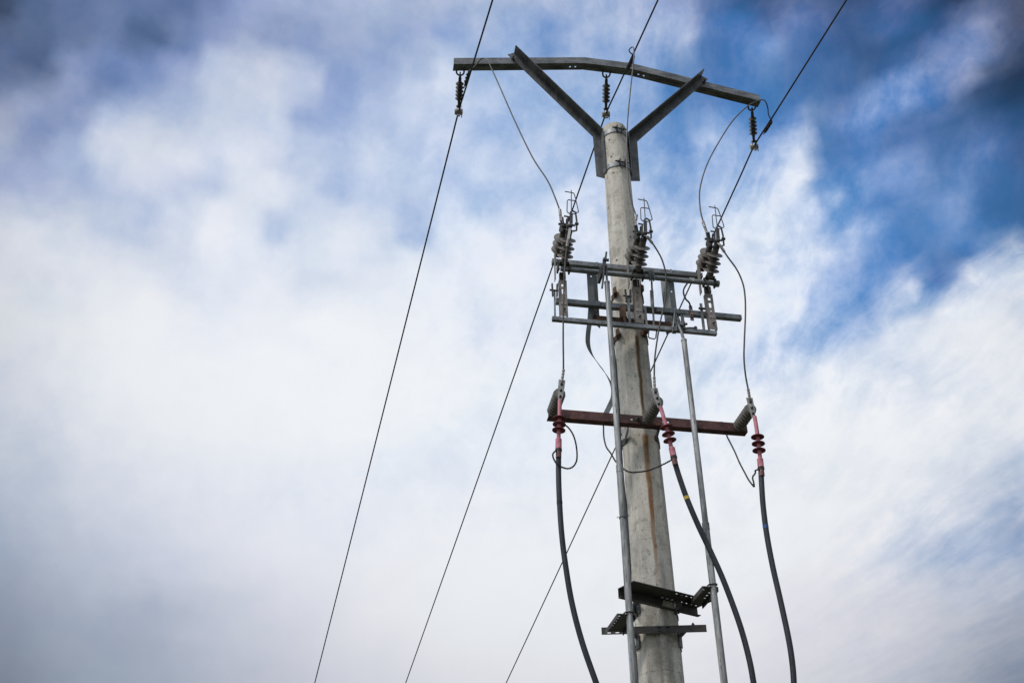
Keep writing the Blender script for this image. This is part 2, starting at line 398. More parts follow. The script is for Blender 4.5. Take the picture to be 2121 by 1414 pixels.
    sky.altitude = 300
    ss = g.n('ShaderNodeSeparateColor')
    g.put(ss.inputs[0], sky.outputs[0])
    sr = g.m('POWER', g.m('DIVIDE', ss.outputs[0], ss.outputs[2]), 1.92)
    sg = g.m('POWER', g.m('DIVIDE', ss.outputs[1], ss.outputs[2]), 1.5)
    hr = g.m('ADD', g.m('MULTIPLY', sr, g.m('SUBTRACT', 1.0, cov2)), g.m('MULTIPLY', cov2, .93))
    hg = g.m('ADD', g.m('MULTIPLY', sg, g.m('SUBTRACT', 1.0, covg2)), g.m('MULTIPLY', covg2, .962))
    hue = g.comb(hr, hg, 1.0)
    colr = g.v('SCALE', hue, scale=g.m('MULTIPLY', val2, 10.0))
    g.put(g.n('NodeGroupOutput').inputs[0], colr)
    w = G(NT)
    grp = w.n('ShaderNodeGroup')
    grp.node_tree = tree
    w.put(grp.inputs[0], w.n('ShaderNodeTexCoord').outputs['Generated'])
    bg = w.n('ShaderNodeBackground')
    w.put(bg.inputs[0], grp.outputs[0])
    bg.inputs[1].default_value = .1
    w.put(w.n('ShaderNodeOutputWorld').inputs[0], bg.outputs[0])


WARP1, WARP2, WARP3, ISO, STK, FLUFF, BACKVAL, GLOW = .004, .016, .014, .85, .85, .6, .48, 2.0
build_sky()


# ------------------------------------------------------------------ materials
def new_mat(name):
    m = bpy.data.materials.new(name)
    m.use_nodes = True
    nt = m.node_tree
    b = nt.nodes['Principled BSDF']
    return m, G(nt), b


def mottled(name, c1, c2, scale=9, rough=.6, metal=0.0, spots=None, spot_amt=.35, bump=.0, stretch=(1, 1, 1), scale2=45, spec=.5, fine=.28):
    m, g, b = new_mat(name)
    tc = g.n('ShaderNodeTexCoord').outputs['Object']
    v = g.v('MULTIPLY', tc, stretch)
    n1 = g.noise(v, scale, 6, .6).outputs[0]
    n2 = g.noise(v, scale2, 4, .6).outputs[0]
    f = g.mapr(g.m('MULTIPLY_ADD', n2, fine, g.m('MULTIPLY', n1, 1.0 - fine)), .36, .64)
    col = g.mix(f, (*c1, 1), (*c2, 1))
    if spots:
        s = g.noise(v, scale * 3.1, 5, .62).outputs[0]
        col = g.mix(g.m('MULTIPLY', g.mapr(s, .56, .68), spot_amt), col, (*spots, 1))
    g.put(b.inputs['Base Color'], col)
    b.inputs['Roughness'].default_value = rough
    b.inputs['Metallic'].default_value = metal
    b.inputs['Specular IOR Level'].default_value = spec
    if bump:
        bp = g.n('ShaderNodeBump')
        bp.inputs['Strength'].default_value = bump
        bp.inputs['Distance'].default_value = .004
        g.put(bp.inputs['Height'], n2)
        g.put(b.inputs['Normal'], bp.outputs[0])
    return m


M = {}
M['zinc'] = mottled('galvanised_steel', (.10, .108, .113), (.26, .272, .276), 7, .5, .25, (.065, .06, .05), .6)
M['zincdark'] = mottled('weathered_steel', (.045, .048, .049), (.19, .195, .195), 5, .55, .15, (.04, .036, .032), .7, stretch=(1, 2.5, 2.5))
M['brace'] = mottled('dull_steel', (.035, .036, .037), (.115, .118, .118), 5, .55, .15, (.17, .175, .175), .5, stretch=(2.5, 1, 1))
M['pipe'] = mottled('weathered_pipe', (.10, .104, .104), (.40, .40, .39), 11, .55, .15, (.04, .037, .030), .95, stretch=(2.4, 2.4, .26))
M['rust'] = mottled('rusty_steel', (.028, .013, .013), (.115, .050, .046), 6, .85, 0, (.24, .10, .055), .5, bump=.3)
M['rustdark'] = mottled('dark_rusty_steel', (.045, .025, .016), (.14, .072, .042), 13, .85, 0, (.24, .11, .06), .5)
M['iron'] = mottled('dark_iron', (.035, .034, .033), (.085, .08, .075), 20, .6, .3)
M['tray'] = mottled('painted_dark_steel', (.042, .040, .038), (.085, .08, .076), 8, .6, .2, (.12, .06, .035), .3)
M['wire'] = mottled('aluminium_wire', (.018, .017, .016), (.035, .033, .031), 3, .6, .1, scale2=6)
M['jump'] = mottled('weathered_conductor', (.030, .027, .025), (.065, .058, .051), 5, .6, .1, scale2=9)
M['lug'] = mottled('aluminium_lug', (.26, .245, .225), (.42, .40, .37), 30, .5, .3, (.09, .08, .07), .5)
M['poly'] = mottled('polymer_insulator', (.035, .031, .028), (.07, .062, .055), 15, .65)
M['resin'] = mottled('epoxy_insulator', (.095, .082, .071), (.175, .155, .137), 9, .5, 0, (.06, .052, .045), .5)
M['taupe'] = mottled('brown_zinc_plate', (.17, .145, .13), (.27, .24, .215), 12, .6, .1, (.09, .075, .065), .4)
M['arr'] = mottled('silicone_arrester', (.105, .098, .087), (.165, .155, .14), 8, .7, 0, (.075, .069, .06), .4)
M['pink'] = mottled('faded_red_silicone', (.30, .075, .10), (.58, .235, .28), 10, .65, 0, (.17, .045, .055), .75, stretch=(1, 1, .6))
M['redshed'] = mottled('dark_red_silicone', (.095, .016, .022), (.19, .036, .046), 16, .65, 0, (.30, .10, .115), .35)
M['cable'] = mottled('black_sheath', (.014, .017, .022), (.036, .041, .050), 14, .6, 0, (.08, .088, .10), .35, stretch=(2, 2, .3))
M['braid'] = mottled('tarnished_braid', (.012, .011, .010), (.045, .04, .036), 70, .7)
M['yellow'] = mottled('yellow_tape', (.52, .36, .05), (.68, .5, .12), 30, .55)
M['blue'] = mottled('blue_tape', (.012, .06, .2), (.03, .10, .30), 30, .55)
M['black'] = mottled('black_tape', (.010, .010, .011), (.02, .02, .022), 30, .6)
M['strap'] = mottled('galvanised_strap', (.10, .11, .115), (.19, .202, .205), 5, .6, .15)
M['traydark'] = mottled('dark_rusty_tray', (.020, .018, .016), (.05, .045, .041), 7, .7, .1, (.09, .04, .02), .4)
M['copper'] = mottled('copper_bolt', (.36, .16, .10), (.5, .25, .17), 40, .5, .3)


def concrete():
    m, g, b = new_mat('weathered_concrete')
    tc = g.n('ShaderNodeTexCoord').outputs['Object']
    x, y, z = g.sep(tc)
    big = g.noise(tc, 2.3, 5, .6).outputs[0]
    mid = g.noise(g.v('MULTIPLY', tc, (1, 1, .35)), 9, 7, .68).outputs[0]
    fine = g.noise(tc, 85, 4, .7).outputs[0]
    strk = g.noise(g.v('MULTIPLY', tc, (22, 22, .8)), 1.0, 5, .6).outputs[0]
    f = g.m('ADD', g.m('ADD', g.m('MULTIPLY', big, .22), g.m('MULTIPLY', mid, .42)), g.m('MULTIPLY', fine, .36))
    col = g.ramp(f, [(.34, (.22, .20, .17)), (.45, (.435, .405, .35)), (.54, (.54, .507, .442)), (.66, (.64, .61, .545))])
    col = g.mix(g.m('MULTIPLY', g.mapr(strk, .50, .70), .45), col, (.15, .138, .118, 1))
    pits = g.noise(tc, 52, 3, .5).outputs[0]
    col = g.mix(g.m('MULTIPLY', g.mapr(pits, .69, .75), .8), col, (.055, .05, .043, 1))
    lich = g.noise(g.v('ADD', tc, (3, 1, 7)), 5.5, 6, .7).outputs[0]
    col = g.mix(g.m('MULTIPLY', g.mapr(lich, .53, .66), .42), col, (.15, .137, .112, 1))
    grit = g.noise(g.v('MULTIPLY', tc, (1, 1, .55)), 27, 6, .72).outputs[0]
    col = g.mix(g.m('MULTIPLY', g.mapr(grit, .55, .66), .60), col, (.155, .142, .115, 1))
    col = g.mix(g.m('MULTIPLY', g.mapr(grit, .42, .33), .35), col, (.66, .64, .58, 1))
    # hairline cracks and a mould seam
    vor = g.n('ShaderNodeTexVoronoi', feature='DISTANCE_TO_EDGE')
    g.put(vor.inputs['Vector'], g.v('ADD', g.v('MULTIPLY', tc, (1, 1, .55)),
          g.v('SCALE', g.noise(tc, 7, 4, .6).outputs['Color'], scale=.35)))
    vor.inputs['Scale'].default_value = 2.6
    ck = g.m('MULTIPLY', g.mapr(vor.outputs['Distance'], .006, .0), g.mapr(big, .5, .62))
    col = g.mix(g.m('MULTIPLY', ck, .6), col, (.07, .062, .052, 1))
    # rust and plain dark streaks running down from the fittings
    wob = g.m('SUBTRACT', g.noise(g.v('MULTIPLY', tc, (.2, .2, 1.5)), 1.7, 4, .6).outputs[0], .5)
    for z0, amt in ((7.93, .35), (6.31, .5), (4.62, .3), (3.63, .5), (3.50, .3)):      # mould joints
        ring = g.m('ABSOLUTE', g.m('SUBTRACT', g.m('MULTIPLY_ADD', g.m('SUBTRACT', mid, .5), .03, z), z0))
        k = g.m('MULTIPLY', g.mapr(ring, .007, .001), g.mapr(grit, .42, .56))
        col = g.mix(g.m('MULTIPLY', k, amt), col, (.09, .082, .068, 1))

    def streak(deg, z0, z1, w0, w1, amt, c):
        nonlocal col
        va = math.atan2(CAM.x, -CAM.y)          # bearing of the viewer from the pole
        a = va + R(deg)
        nx, ny = math.sin(a), -math.cos(a)
        tx, ty = math.cos(a), math.sin(a)
        uu = g.m('ADD', g.m('MULTIPLY', x, tx), g.m('MULTIPLY', y, ty))
        uu = g.m('MULTIPLY_ADD', wob, .035, uu)
        facing = g.m('GREATER_THAN', g.m('ADD', g.m('MULTIPLY', x, nx), g.m('MULTIPLY', y, ny)), 0.0)
        wid = g.mapr(z, z0, z1, w0, w1, smooth=False)
        core = g.m('SUBTRACT', 1.0, g.m('DIVIDE', g.m('ABSOLUTE', uu), wid), clamp=True)
        core = g.mapr(core, 0.0, .66)
        rng = g.m('MULTIPLY', g.mapr(z, z0 + .02, z0 - .03), g.mapr(z, z1, z1 + .5 * (z0 - z1)))
        k = g.m('MULTIPLY', g.m('MULTIPLY', core, rng), facing)
        k = g.m('MULTIPLY', k, g.mapr(mid, .34, .58, .6, 1.0))
        col = g.mix(g.m('MULTIPLY', k, amt), col, (*c, 1))
    streak(14, 6.50, 5.25, .027, .014, .95, (.10, .046, .011))
    streak(13, 5.52, 4.02, .031, .014, 1.0, (.15, .055, .008))
    streak(15, 5.52, 4.8, .05, .025, .4, (.20, .12, .05))
    streak(-16, 6.50, 5.9, .016, .008, .25, (.17, .14, .105))
    streak(28, 6.5, 5.6, .05, .02, .30, (.14, .13, .115))
    streak(-20, 3.86, 3.2, .09, .03, .40, (.15, .138, .118))  # broad grey-brown smudge on the shaft below the lower bar
    streak(12, 3.86, 3.0, .10, .03, .45, (.14, .128, .108))
    streak(-30, 7.02, 6.6, .04, .015, .4, (.22, .15, .08))
    streak(22, 7.02, 6.55, .05, .02, .55, (.20, .13, .06))
    streak(4, 3.95, 2.6, .012, .008, .5, (.12, .10, .08))
    g.put(b.inputs['Base Color'], col)
    b.inputs['Roughness'].default_value = .9
    b.inputs['Specular IOR Level'].default_value = .25
    bp = g.n('ShaderNodeBump')
    bp.inputs['Strength'].default_value = .5
    bp.inputs['Distance'].default_value = .006
    g.put(bp.inputs['Height'], g.m('SUBTRACT', g.m('MULTIPLY_ADD', mid, .7, fine), g.mapr(pits, .62, .72)))
    g.put(b.inputs['Normal'], bp.outputs[0])
    return m


M['concrete'] = concrete()
M['earth'] = mottled('dry_grass_ground', (.035, .040, .020), (.075, .072, .042), 1.3, .95, 0, (.12, .10, .07), .5)


# ------------------------------------------------------------------ mesh helpers
class MB:
    def __init__(s):
        s.v, s.f = [], []

    def add(s, vs, fs):
        o = len(s.v)
        s.v += [Vector(p) for p in vs]
        s.f += [[i + o for i in q] for q in fs]
        return s

    def obox(s, o, a, b, c):        # corner + three edge vectors
        o, a, b, c = map(Vector, (o, a, b, c))
        p = [o, o + a, o + a + b, o + b, o + c, o + a + c, o + a + b + c, o + b + c]
        f = [[0, 3, 2, 1], [4, 5, 6, 7], [0, 1, 5, 4], [1, 2, 6, 5], [2, 3, 7, 6], [3, 0, 4, 7]]
        if a.cross(b).dot(c) < 0: f = [q[::-1] for q in f]
        return s.add(p, f)

    def box(s, c, dx, dy, dz):      # centred box
        c = Vector(c)
        return s.obox(c - Vector((dx, dy, dz)) / 2, (dx, 0, 0), (0, dy, 0), (0, 0, dz))

    def tube(s, pts, r, n=10, cap=True, closed=False):
        pts = [Vector(p) for p in pts]
        N = len(pts)
        rs = r if hasattr(r, '__len__') else [r] * N
        tg = []
        for i in range(N):
            a = pts[(i - 1) % N] if (closed or i > 0) else pts[i]
            b = pts[(i + 1) % N] if (closed or i < N - 1) else pts[i]
            tg.append((b - a).normalized())
        ref = Vector((0, 0, 1)) if abs(tg[0].z) < .9 else Vector((1, 0, 0))
        nrm = (ref - tg[0] * ref.dot(tg[0])).normalized()
        vs, fs = [], []
        for i in range(N):
            nrm = (nrm - tg[i] * nrm.dot(tg[i])).normalized()
            bn = tg[i].cross(nrm)
            for k in range(n):
                a = 2 * math.pi * k / n
                vs.append(pts[i] + (nrm * math.cos(a) + bn * math.sin(a)) * rs[i])
        for i in range(N if closed else N - 1):
            j = (i + 1) % N
            for k in range(n):
                k2 = (k + 1) % n
                fs.append([i * n + k, i * n + k2, j * n + k2, j * n + k])
        if cap and not closed:
            fs.append(list(range(n))[::-1])
            fs.append([(N - 1) * n + k for k in range(n)])
        return s.add(vs, fs)

    def lathe(s, o, ax, prof, n=24):    # prof: (distance along axis, radius)
        o, ax = Vector(o), Vector(ax).normalized()
        ref = Vector((0, 0, 1)) if abs(ax.z) < .9 else Vector((1, 0, 0))
        a = (ref - ax * ref.dot(ax)).normalized()
        b = ax.cross(a)
        vs, fs = [], []
        for (h, r) in prof:
            for k in range(n):
                t = 2 * math.pi * k / n
                vs.append(o + ax * h + (a * math.cos(t) + b * math.sin(t)) * max(r, 1e-4))
        for i in range(len(prof) - 1):
            for k in range(n):
                k2 = (k + 1) % n
                fs.append([i * n + k, i * n + k2, (i + 1) * n + k2, (i + 1) * n + k])
        fs.append(list(range(n))[::-1])
        fs.append([(len(prof) - 1) * n + k for k in range(n)])
        return s.add(vs, fs)

    def prism(s, poly, ext):            # planar polygon (3-D points) pushed along ext
        poly = [Vector(p) for p in poly]
        ext = Vector(ext)
        n = len(poly)
        nr = Vector((0, 0, 0))
        for i in range(n): nr += (poly[i] - poly[0]).cross(poly[(i + 1) % n] - poly[0])
        if nr.dot(ext) < 0: poly = poly[::-1]
        vs = poly + [p + ext for p in poly]
        fs = [list(range(n))[::-1], [n + i for i in range(n)]]
        fs += [[i, (i + 1) % n, n + (i + 1) % n, n + i] for i in range(n)]
        return s.add(vs, fs)

    def plate(s, o, u, v, t, U, V, holes=()):   # perforated plate: origin, unit u, unit v, thickness vector, size, hole rectangles
        o, u, v, t = map(Vector, (o, u, v, t))
        us = sorted({0, U} | {h for q in holes for h in q[:2]})
        vs = sorted({0, V} | {h for q in holes for h in q[2:]})
        cell = {}
        for i in range(len(us) - 1):
            for j in range(len(vs) - 1):
                cu, cv = (us[i] + us[i + 1]) / 2, (vs[j] + vs[j + 1]) / 2
                cell[i, j] = not any(q[0] < cu < q[1] and q[2] < cv < q[3] for q in holes)
        idx = {}
        P, F = [], []

        def vid(i, j, k):
            if (i, j, k) not in idx:
                idx[i, j, k] = len(P)
                P.append(o + u * us[i] + v * vs[j] + t * k)
            return idx[i, j, k]
        flip = u.cross(v).dot(t) < 0
        for (i, j), on in cell.items():
            if not on: continue
            q = [[vid(i, j, 0), vid(i, j + 1, 0), vid(i + 1, j + 1, 0), vid(i + 1, j, 0)],
                 [vid(i, j, 1), vid(i + 1, j, 1), vid(i + 1, j + 1, 1), vid(i, j + 1, 1)]]
            for (di, dj, a, b) in ((-1, 0, (i, j + 1), (i, j)), (1, 0, (i + 1, j), (i + 1, j + 1)),
                                   (0, -1, (i, j), (i + 1, j)), (0, 1, (i + 1, j + 1), (i, j + 1))):
                if not cell.get((i + di, j + dj), False):
                    q.append([vid(*a, 0), vid(*b, 0), vid(*b, 1), vid(*a, 1)])
            F += [w[::-1] for w in q] if flip else q
        return s.add(P, F)

    def bolt(s, p, ax, r=.011, h=.014, shank=.02):
        p, ax = Vector(p), Vector(ax).normalized()
        s.lathe(p, ax, [(0, r * 1.5), (.003, r * 1.5), (.003, r), (h, r), (h + .0001, r * .55), (h + shank, r * .5)], 6)
        return s

    def build(s, name, mat, parent=None, smooth=True, label=None, loc=None):
        off = Vector(parent['_o']) if parent is not None and '_o' in parent else (Vector(loc) if loc else Vector((0, 0, 0)))
        me = bpy.data.meshes.new(name)
        me.from_pydata([p - off for p in s.v], [], s.f)
        me.materials.append(mat)
        if smooth:
            me.polygons.foreach_set('use_smooth', [True] * len(me.polygons))
            me.set_sharp_from_angle(angle=R(38))
        o = bpy.data.objects.new(name, me)
        COL.objects.link(o)
        if parent is not None:
            o.parent = parent
            o['_o'] = tuple(off)
        elif loc: o.location = loc
        if label: o['label'] = label
        return o


def tag(o, label, cat, group=None, kind=None):
    if label: o['label'] = label
    if cat: o['category'] = cat
    if group: o['group'] = group
    if kind: o['kind'] = kind
    return o


def thing(name, label, cat, loc, group=None):
    o = bpy.data.objects.new(name, None)
    o.empty_display_size = .1
    o.location = loc
    o['_o'] = tuple(loc)
    COL.objects.link(o)
    return tag(o, label, cat, group)


def kids(o):
    return [c for c in bpy.data.objects if c.parent == o]


def copy_tree(o, parent=None, label=None):
    c = o.copy()
    COL.objects.link(c)
    if parent is not None: c.parent = parent
    if label: c['label'] = label
    for ch in kids(o): copy_tree(ch, c)
    return c


def spline(pts, n=10):          # Catmull-Rom through the points
    P = [Vector(p) for p in pts]
    P = [P[0] * 2 - P[1]] + P + [P[-1] * 2 - P[-2]]
    out = []
    for i in range(1, len(P) - 2):
        for k in range(n):
            t = k / n
            a, b, c, d = P[i - 1:i + 3]
            out.append(.5 * ((2 * b) + (c - a) * t + (2 * a - 5 * b + 4 * c - d) * t * t + (3 * b - a - 3 * c + d) * t ** 3))
    out.append(P[-2])
    return out


def rad(z):                     # pole radius at a height
    return .1235 + (9.15 - z) * .0077


# ------------------------------------------------------------------ ground
mb = MB()
S = 900
mb.add([(-S, -S, 0), (S, -S, 0), (S, S, 0), (-S, S, 0)], [[0, 1, 2, 3]])
tag(mb.build('ground', M['earth'], smooth=False), None, None, kind='structure')

# ------------------------------------------------------------------ pole: eight soft-edged facets, round at the head
VA = math.atan2(CAM.x, -CAM.y)


def pole_x(z):                  # the shaft bows very slightly to one side
    t = min(max((z - 4.5) / 2.4, 0), 1)
    return -.019 * t * t * (3 - 2 * t)


def pole_r(phi, z):             # phi measured from the viewer's bearing
    r = rad(z)
    k = min(max((8.85 - z) / .8, 0), 1)
    q = ((math.degrees(phi) - 17 + 22.5) % 45) - 22.5      # 0 at a facet edge
    apo = r * .955
    fac = min(apo / math.cos(R(22.5 - abs(q))), r * 1.022)
    return r * (1 - k) + fac * k


mb = MB()
zs = [-.3, 0.0] + [.5 * i for i in range(1, 18)] + [8.7, 8.85, 9.0, 9.1, 9.137, 9.15]
vs, fs = [], []
NP = 96
for zi in zs:
    for k in range(NP):
        ph = 2 * math.pi * k / NP
        rr = pole_r(ph, zi)
        if zi == 9.15: rr -= .012
        a = VA + ph
        vs.append((math.sin(a) * rr + pole_x(zi), -math.cos(a) * rr, zi))
for i in range(len(zs) - 1):
    for k in range(NP):
        k2 = (k + 1) % NP
        fs.append([i * NP + k, i * NP + k2, (i + 1) * NP + k2, (i + 1) * NP + k])
fs.append([(len(zs) - 1) * NP + k for k in range(NP)])
mb.add(vs, fs)
pole = mb.build('concrete_pole', M['concrete'])
tag(pole, 'tall tapered grey concrete pole with brown rust streak running down its face', 'utility pole')


def band(mb, z, h=.045, t=.005, a0=-180, a1=180, gap=.002, tilt=0):
    n = 64
    vs, fs = [], []
    full = a1 - a0 >= 359
    for k in range(n + 1):
        ph = R(a0 + (a1 - a0) * k / n)
        a = VA + ph
        for (rr, dz) in ((gap, -h / 2), (gap + t, -h / 2), (gap + t, h / 2), (gap, h / 2)):
            q = max(pole_r(ph, z + h), pole_r(ph, z - h)) + rr
            vs.append((math.sin(a) * q + pole_x(z), -math.cos(a) * q, z + dz))
    for k in range(n):
        for j in range(4):
            fs.append([k * 4 + j, (k + 1) * 4 + j, (k + 1) * 4 + (j + 1) % 4, k * 4 + (j + 1) % 4])
    mb.add(vs, [q[::-1] for q in fs])
    return mb


def on_pole(deg, z, extra=0.0):
    a = VA + R(deg)
    rr = pole_r(R(deg), z) + extra
    return Vector((math.sin(a) * rr + pole_x(z), -math.cos(a) * rr, z)), Vector((math.sin(a), -math.cos(a), 0)), Vector((math.cos(a), math.sin(a), 0))


# fixing holes, drawn as dark discs for the shade inside them
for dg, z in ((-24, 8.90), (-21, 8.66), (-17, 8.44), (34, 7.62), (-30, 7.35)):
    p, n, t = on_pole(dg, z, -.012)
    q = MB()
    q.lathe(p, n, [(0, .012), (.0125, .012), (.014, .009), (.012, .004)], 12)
    q.build('hole_disc', M['iron'], pole)

# ------------------------------------------------------------------ crossarm
ca = thing('crossarm', 'arched galvanised steel crossarm on two angle struts at the pole top', 'crossarm', (0, .05, 8.5))
prof = [(-1.69, 10.015), (-.27, 10.285), (.25, 10.285), (1.69, 10.015)]
mb = MB()
T = .009
for i in range(3):
    (xa, za), (xb, zb) = prof[i], prof[i + 1]
    # front flange
    mb.prism([(xa, .05, za), (xb, .05, zb), (xb, .05, zb - .095), (xa, .05, za - .095)], (0, T, 0))
    # bottom flange, holed where the photograph shows bolt holes
    L = math.hypot(xb - xa, zb - za)
    u = Vector(((xb - xa) / L, 0, (zb - za) / L))
    hs = []
    if i == 0: hs = [(L - .165, L - .145, .035, .055), (L - .105, L - .085, .035, .055)]
    if i == 2: hs = [(.085, .105, .035, .055), (.145, .165, .035, .055)]
    mb.plate(Vector((xa, .05 + T, za - .095)), u, Vector((0, 1, 0)), Vector((0, 0, T)), L, .085, hs)
mb.build('beam', M['zincdark'], ca)


def strut(sx, name):
    mb = MB()
    P = lambda x, z, y=.04: Vector((sx * x, y, z))
    # plate facing the viewer: inclined leg and upright leg
    o0, o1, o2 = P(1.115, 10.165), P(.232, 9.065), P(.222, 8.515)
    d = (o1 - o0).normalized()
    nrm = Vector((0, 1, 0)).cross(d)
    if nrm.z < 0: nrm = -nrm
    w = .085
    i0 = o0 + nrm * w + d * .012
    xi = .146 if sx < 0 else .112
    i1 = P(xi, 9.083)
    i2 = P(xi - .002, 8.50)
    mb.prism([o0, o1, i1, i0], (0, .008, 0))
    mb.prism([o1, o2, i2, i1], (0, .008, 0))
    # flange on the inner edge, turned towards the viewer
    f = Vector((0, -.10, 0))
    off = Vector((0, -.0005, 0))
    mb.prism([i0 + nrm * .0, i1, i1 - nrm * .008, i0 - nrm * .008], f + off)
    e = Vector((sx * .008, 0, 0))
    mb.prism([i1, i2, i2 + e, i1 + e], f)
    return mb.build(name, M['brace'], ca)


strut(-1, 'strut')
strut(1, 'strut')
for sx in (-1, 1):
    b = MB()
    b.bolt((sx * 1.06, .038, 10.10), (0, -1, 0), .014, .014, .03)
    b.build('bolt', M['iron'], ca)
for z in (9.015, 8.545):
    b = band(MB(), z, .055, .006)
    bd = b.build('clamp_band', M['zinc'], ca)
    q = MB()
    p, n, t = on_pole(22, z, .004)
    for s in (-1, 1):
        q.obox(p + t * (.026 * s - .004) - Vector((0, 0, .034)), t * .008, n * .045, (0, 0, .068))
    q.tube([p + n * .028 - t * .075, p + n * .028 + t * .075], .0075, 8)
    q.lathe(p + n * .028 + t * .036, t, [(0, .015), (.012, .015)], 6)
    q.lathe(p + n * .028 - t * .048, t, [(0, .015), (.012, .015)], 6)
    q.build('band_bolt', M['iron'], bd)

# ------------------------------------------------------------------ suspension insulators
HOOK = [Vector((-1.612, .115, 9.945)), Vector((-.012, .115, 10.195)), Vector((1.612, .115, 9.945))]
LOWPX = [(950, 231), (1255, 236), (1562, 303)]
INS_L = .52


def foot(top, px):              # the point of the sight line one insulator's length from its hook
    d = ray(*px).normalized()
    m = top - CAM
    b = m.dot(d)
    disc = INS_L ** 2 - (m.dot(m) - b * b)
    return CAM + d * (b + math.sqrt(max(disc, 0)))


def make_insulator():
    r = thing('suspension_insulator', None, 'insulator', (0, 0, 0), 'insulators hanging from the crossarm')
    mb = MB()                   # U-shackle
    mb.tube([(-.040, 0, .03)] + [(-.040, 0, -.03)] + [(-.040 * math.cos(R(a)), 0, -.045 - .040 * math.sin(R(a))) for a in range(0, 181, 15)] + [(.040, 0, -.03), (.040, 0, .03)], .0095, 8)
    mb.build('shackle', M['iron'], r)
    mb = MB()
    ring = [(0, .022 * math.cos(R(a)), -.075 + .022 * math.sin(R(a))) for a in range(0, 360, 20)]
    mb.tube(ring, .008, 8, closed=True)
    mb.lathe((0, 0, -.095), (0, 0, -1), [(0, .012), (.02, .017), (.065, .017), (.067, .012), (.07, .012)], 12)
    mb.build('end_fitting', M['iron'], r)
    mb = MB()
    mb.lathe((0, 0, -.385), (0, 0, -1), [(0, .011), (.0, .016), (.055, .015), (.075, .02), (.085, .02)], 12)
    mb.build('end_fitting', M['iron'], r)
    pr = [(0, .018)]
    for k in range(5):
        h = .012 + k * .044
        pr += [(h, .022), (h + .012, .04), (h + .016, .0435), (h + .021, .0435), (h + .026, .034), (h + .036, .021)]
    pr += [(.235, .018)]
    mb = MB()
    mb.lathe((0, 0, -.155), (0, 0, -1), pr, 24)
    mb.build('shed_stack', M['poly'], r)
    mb = MB()                   # suspension clamp: a boat-shaped keeper round the conductor
    mb.obox((-.022, -.012, -.50), (.006, 0, 0), (0, .024, 0), (0, 0, .055))
    mb.obox((.016, -.012, -.50), (.006, 0, 0), (0, .024, 0), (0, 0, .055))
    mb.lathe((-.045, 0, -.525), (1, 0, 0), [(0, .024), (.004, .034), (.03, .036), (.03, .02), (.06, .02), (.06, .036), (.086, .034), (.09, .024)], 14)
    mb.tube([(-.03, 0, -.455), (.03, 0, -.455)], .009, 8)
    mb.obox((-.015, -.07, -.543), (.03, 0, 0), (0, .14, .0), (0, 0, .014))
    for y in (-.035, .035):
        mb.tube([(.034, y, -.50), (.034, y, -.575)], .005, 6)
    mb.build('suspension_clamp', M['lug'], r)
    return r


proto = make_insulator()
ins_lab = ['dark ribbed insulator hanging from the left end of the crossarm',
           'dark ribbed insulator hanging from mid crossarm just above the pole top',
           'dark ribbed insulator hanging from the lower right end of the crossarm']
FEET = []
for i in range(3):
    f = foot(HOOK[i], LOWPX[i])
    FEET.append(f)
    o = proto if i == 0 else copy_tree(proto)
    o['label'] = ins_lab[i]
    o.location = HOOK[i]
    o.rotation_euler = (HOOK[i] - f).to_track_quat('Z', 'X').to_euler()
    # keep the shackle plane along the crossarm
    zax = (HOOK[i] - f).normalized()
    xax = (Vector((1, 0, 0)) - zax * zax.x).normalized()
    yax = zax.cross(xax)
    o.rotation_euler = Matrix((xax, yax, zax)).transposed().to_euler()

# ------------------------------------------------------------------ line conductors
LN = [('topmost', )]
near_d = -ray(336, 2247).normalized()
far_d = ray(172, 3331).normalized()
line_lab = ['dark overhead wire passing through the left insulator and leaving the frame furthest left',
            'dark overhead wire through the centre insulator, running down between the other two',
            'dark overhead wire through the right insulator, crossing behind the switch frame and pole']
NEAR_AT = []
for i in range(3):
    c = FEET[i]
    pts = []
    for t in (26, 16, 9, 5, 2.5, 1.0, .4):
        pts.append(c + near_d * t - Vector((0, 0, 1)) * 0.0006 * t * t)
    pts.append(c)
    for t in (.4, 1, 2.5, 5, 9, 14, 20, 26):
        pts.append(c + far_d * t + Vector((0, 0, 1)) * .0006 * t * t)
    mb = MB()
    mb.tube(spline(pts, 4), .0092, 8)
    tag(mb.build('power_line', M['wire'], loc=tuple(c)), line_lab[i], 'power line', 'conductors on the crossarm')
    NEAR_AT.append(lambda t, c=c: c + near_d * t)

# ------------------------------------------------------------------ switch frame on the face of the pole
sf = thing('switch_frame', 'galvanised frame of horizontal rails carrying the three switches on the pole', 'switch frame', (0, -.3, 6.42))


def rail(mb, x0, x1, y, z, s):
    mb.box(((x0 + x1) / 2, y, z), x1 - x0, s, s)
    return mb


rail(MB(), -.765, .60, -.285, 7.10, .046).build('back_rail', M['zinc'], sf)
rail(MB(), -.742, .905, -.285, 6.672, .046).build('middle_rail', M['zinc'], sf)
mb = MB()
mb.tube([(-.715, -.405, 6.935), (.69, -.405, 6.935)], .0225, 16)
mb.lathe((.675, -.405, 6.935), (1, 0, 0), [(0, .03), (.022, .03)], 8)
sh = mb.build('rotating_shaft', M['zinc'], sf)
mb = MB()
mb.box((-.085, -.37, 6.422), 1.42, .036, .036)
mb.build('lower_rail', M['zinc'], sf)
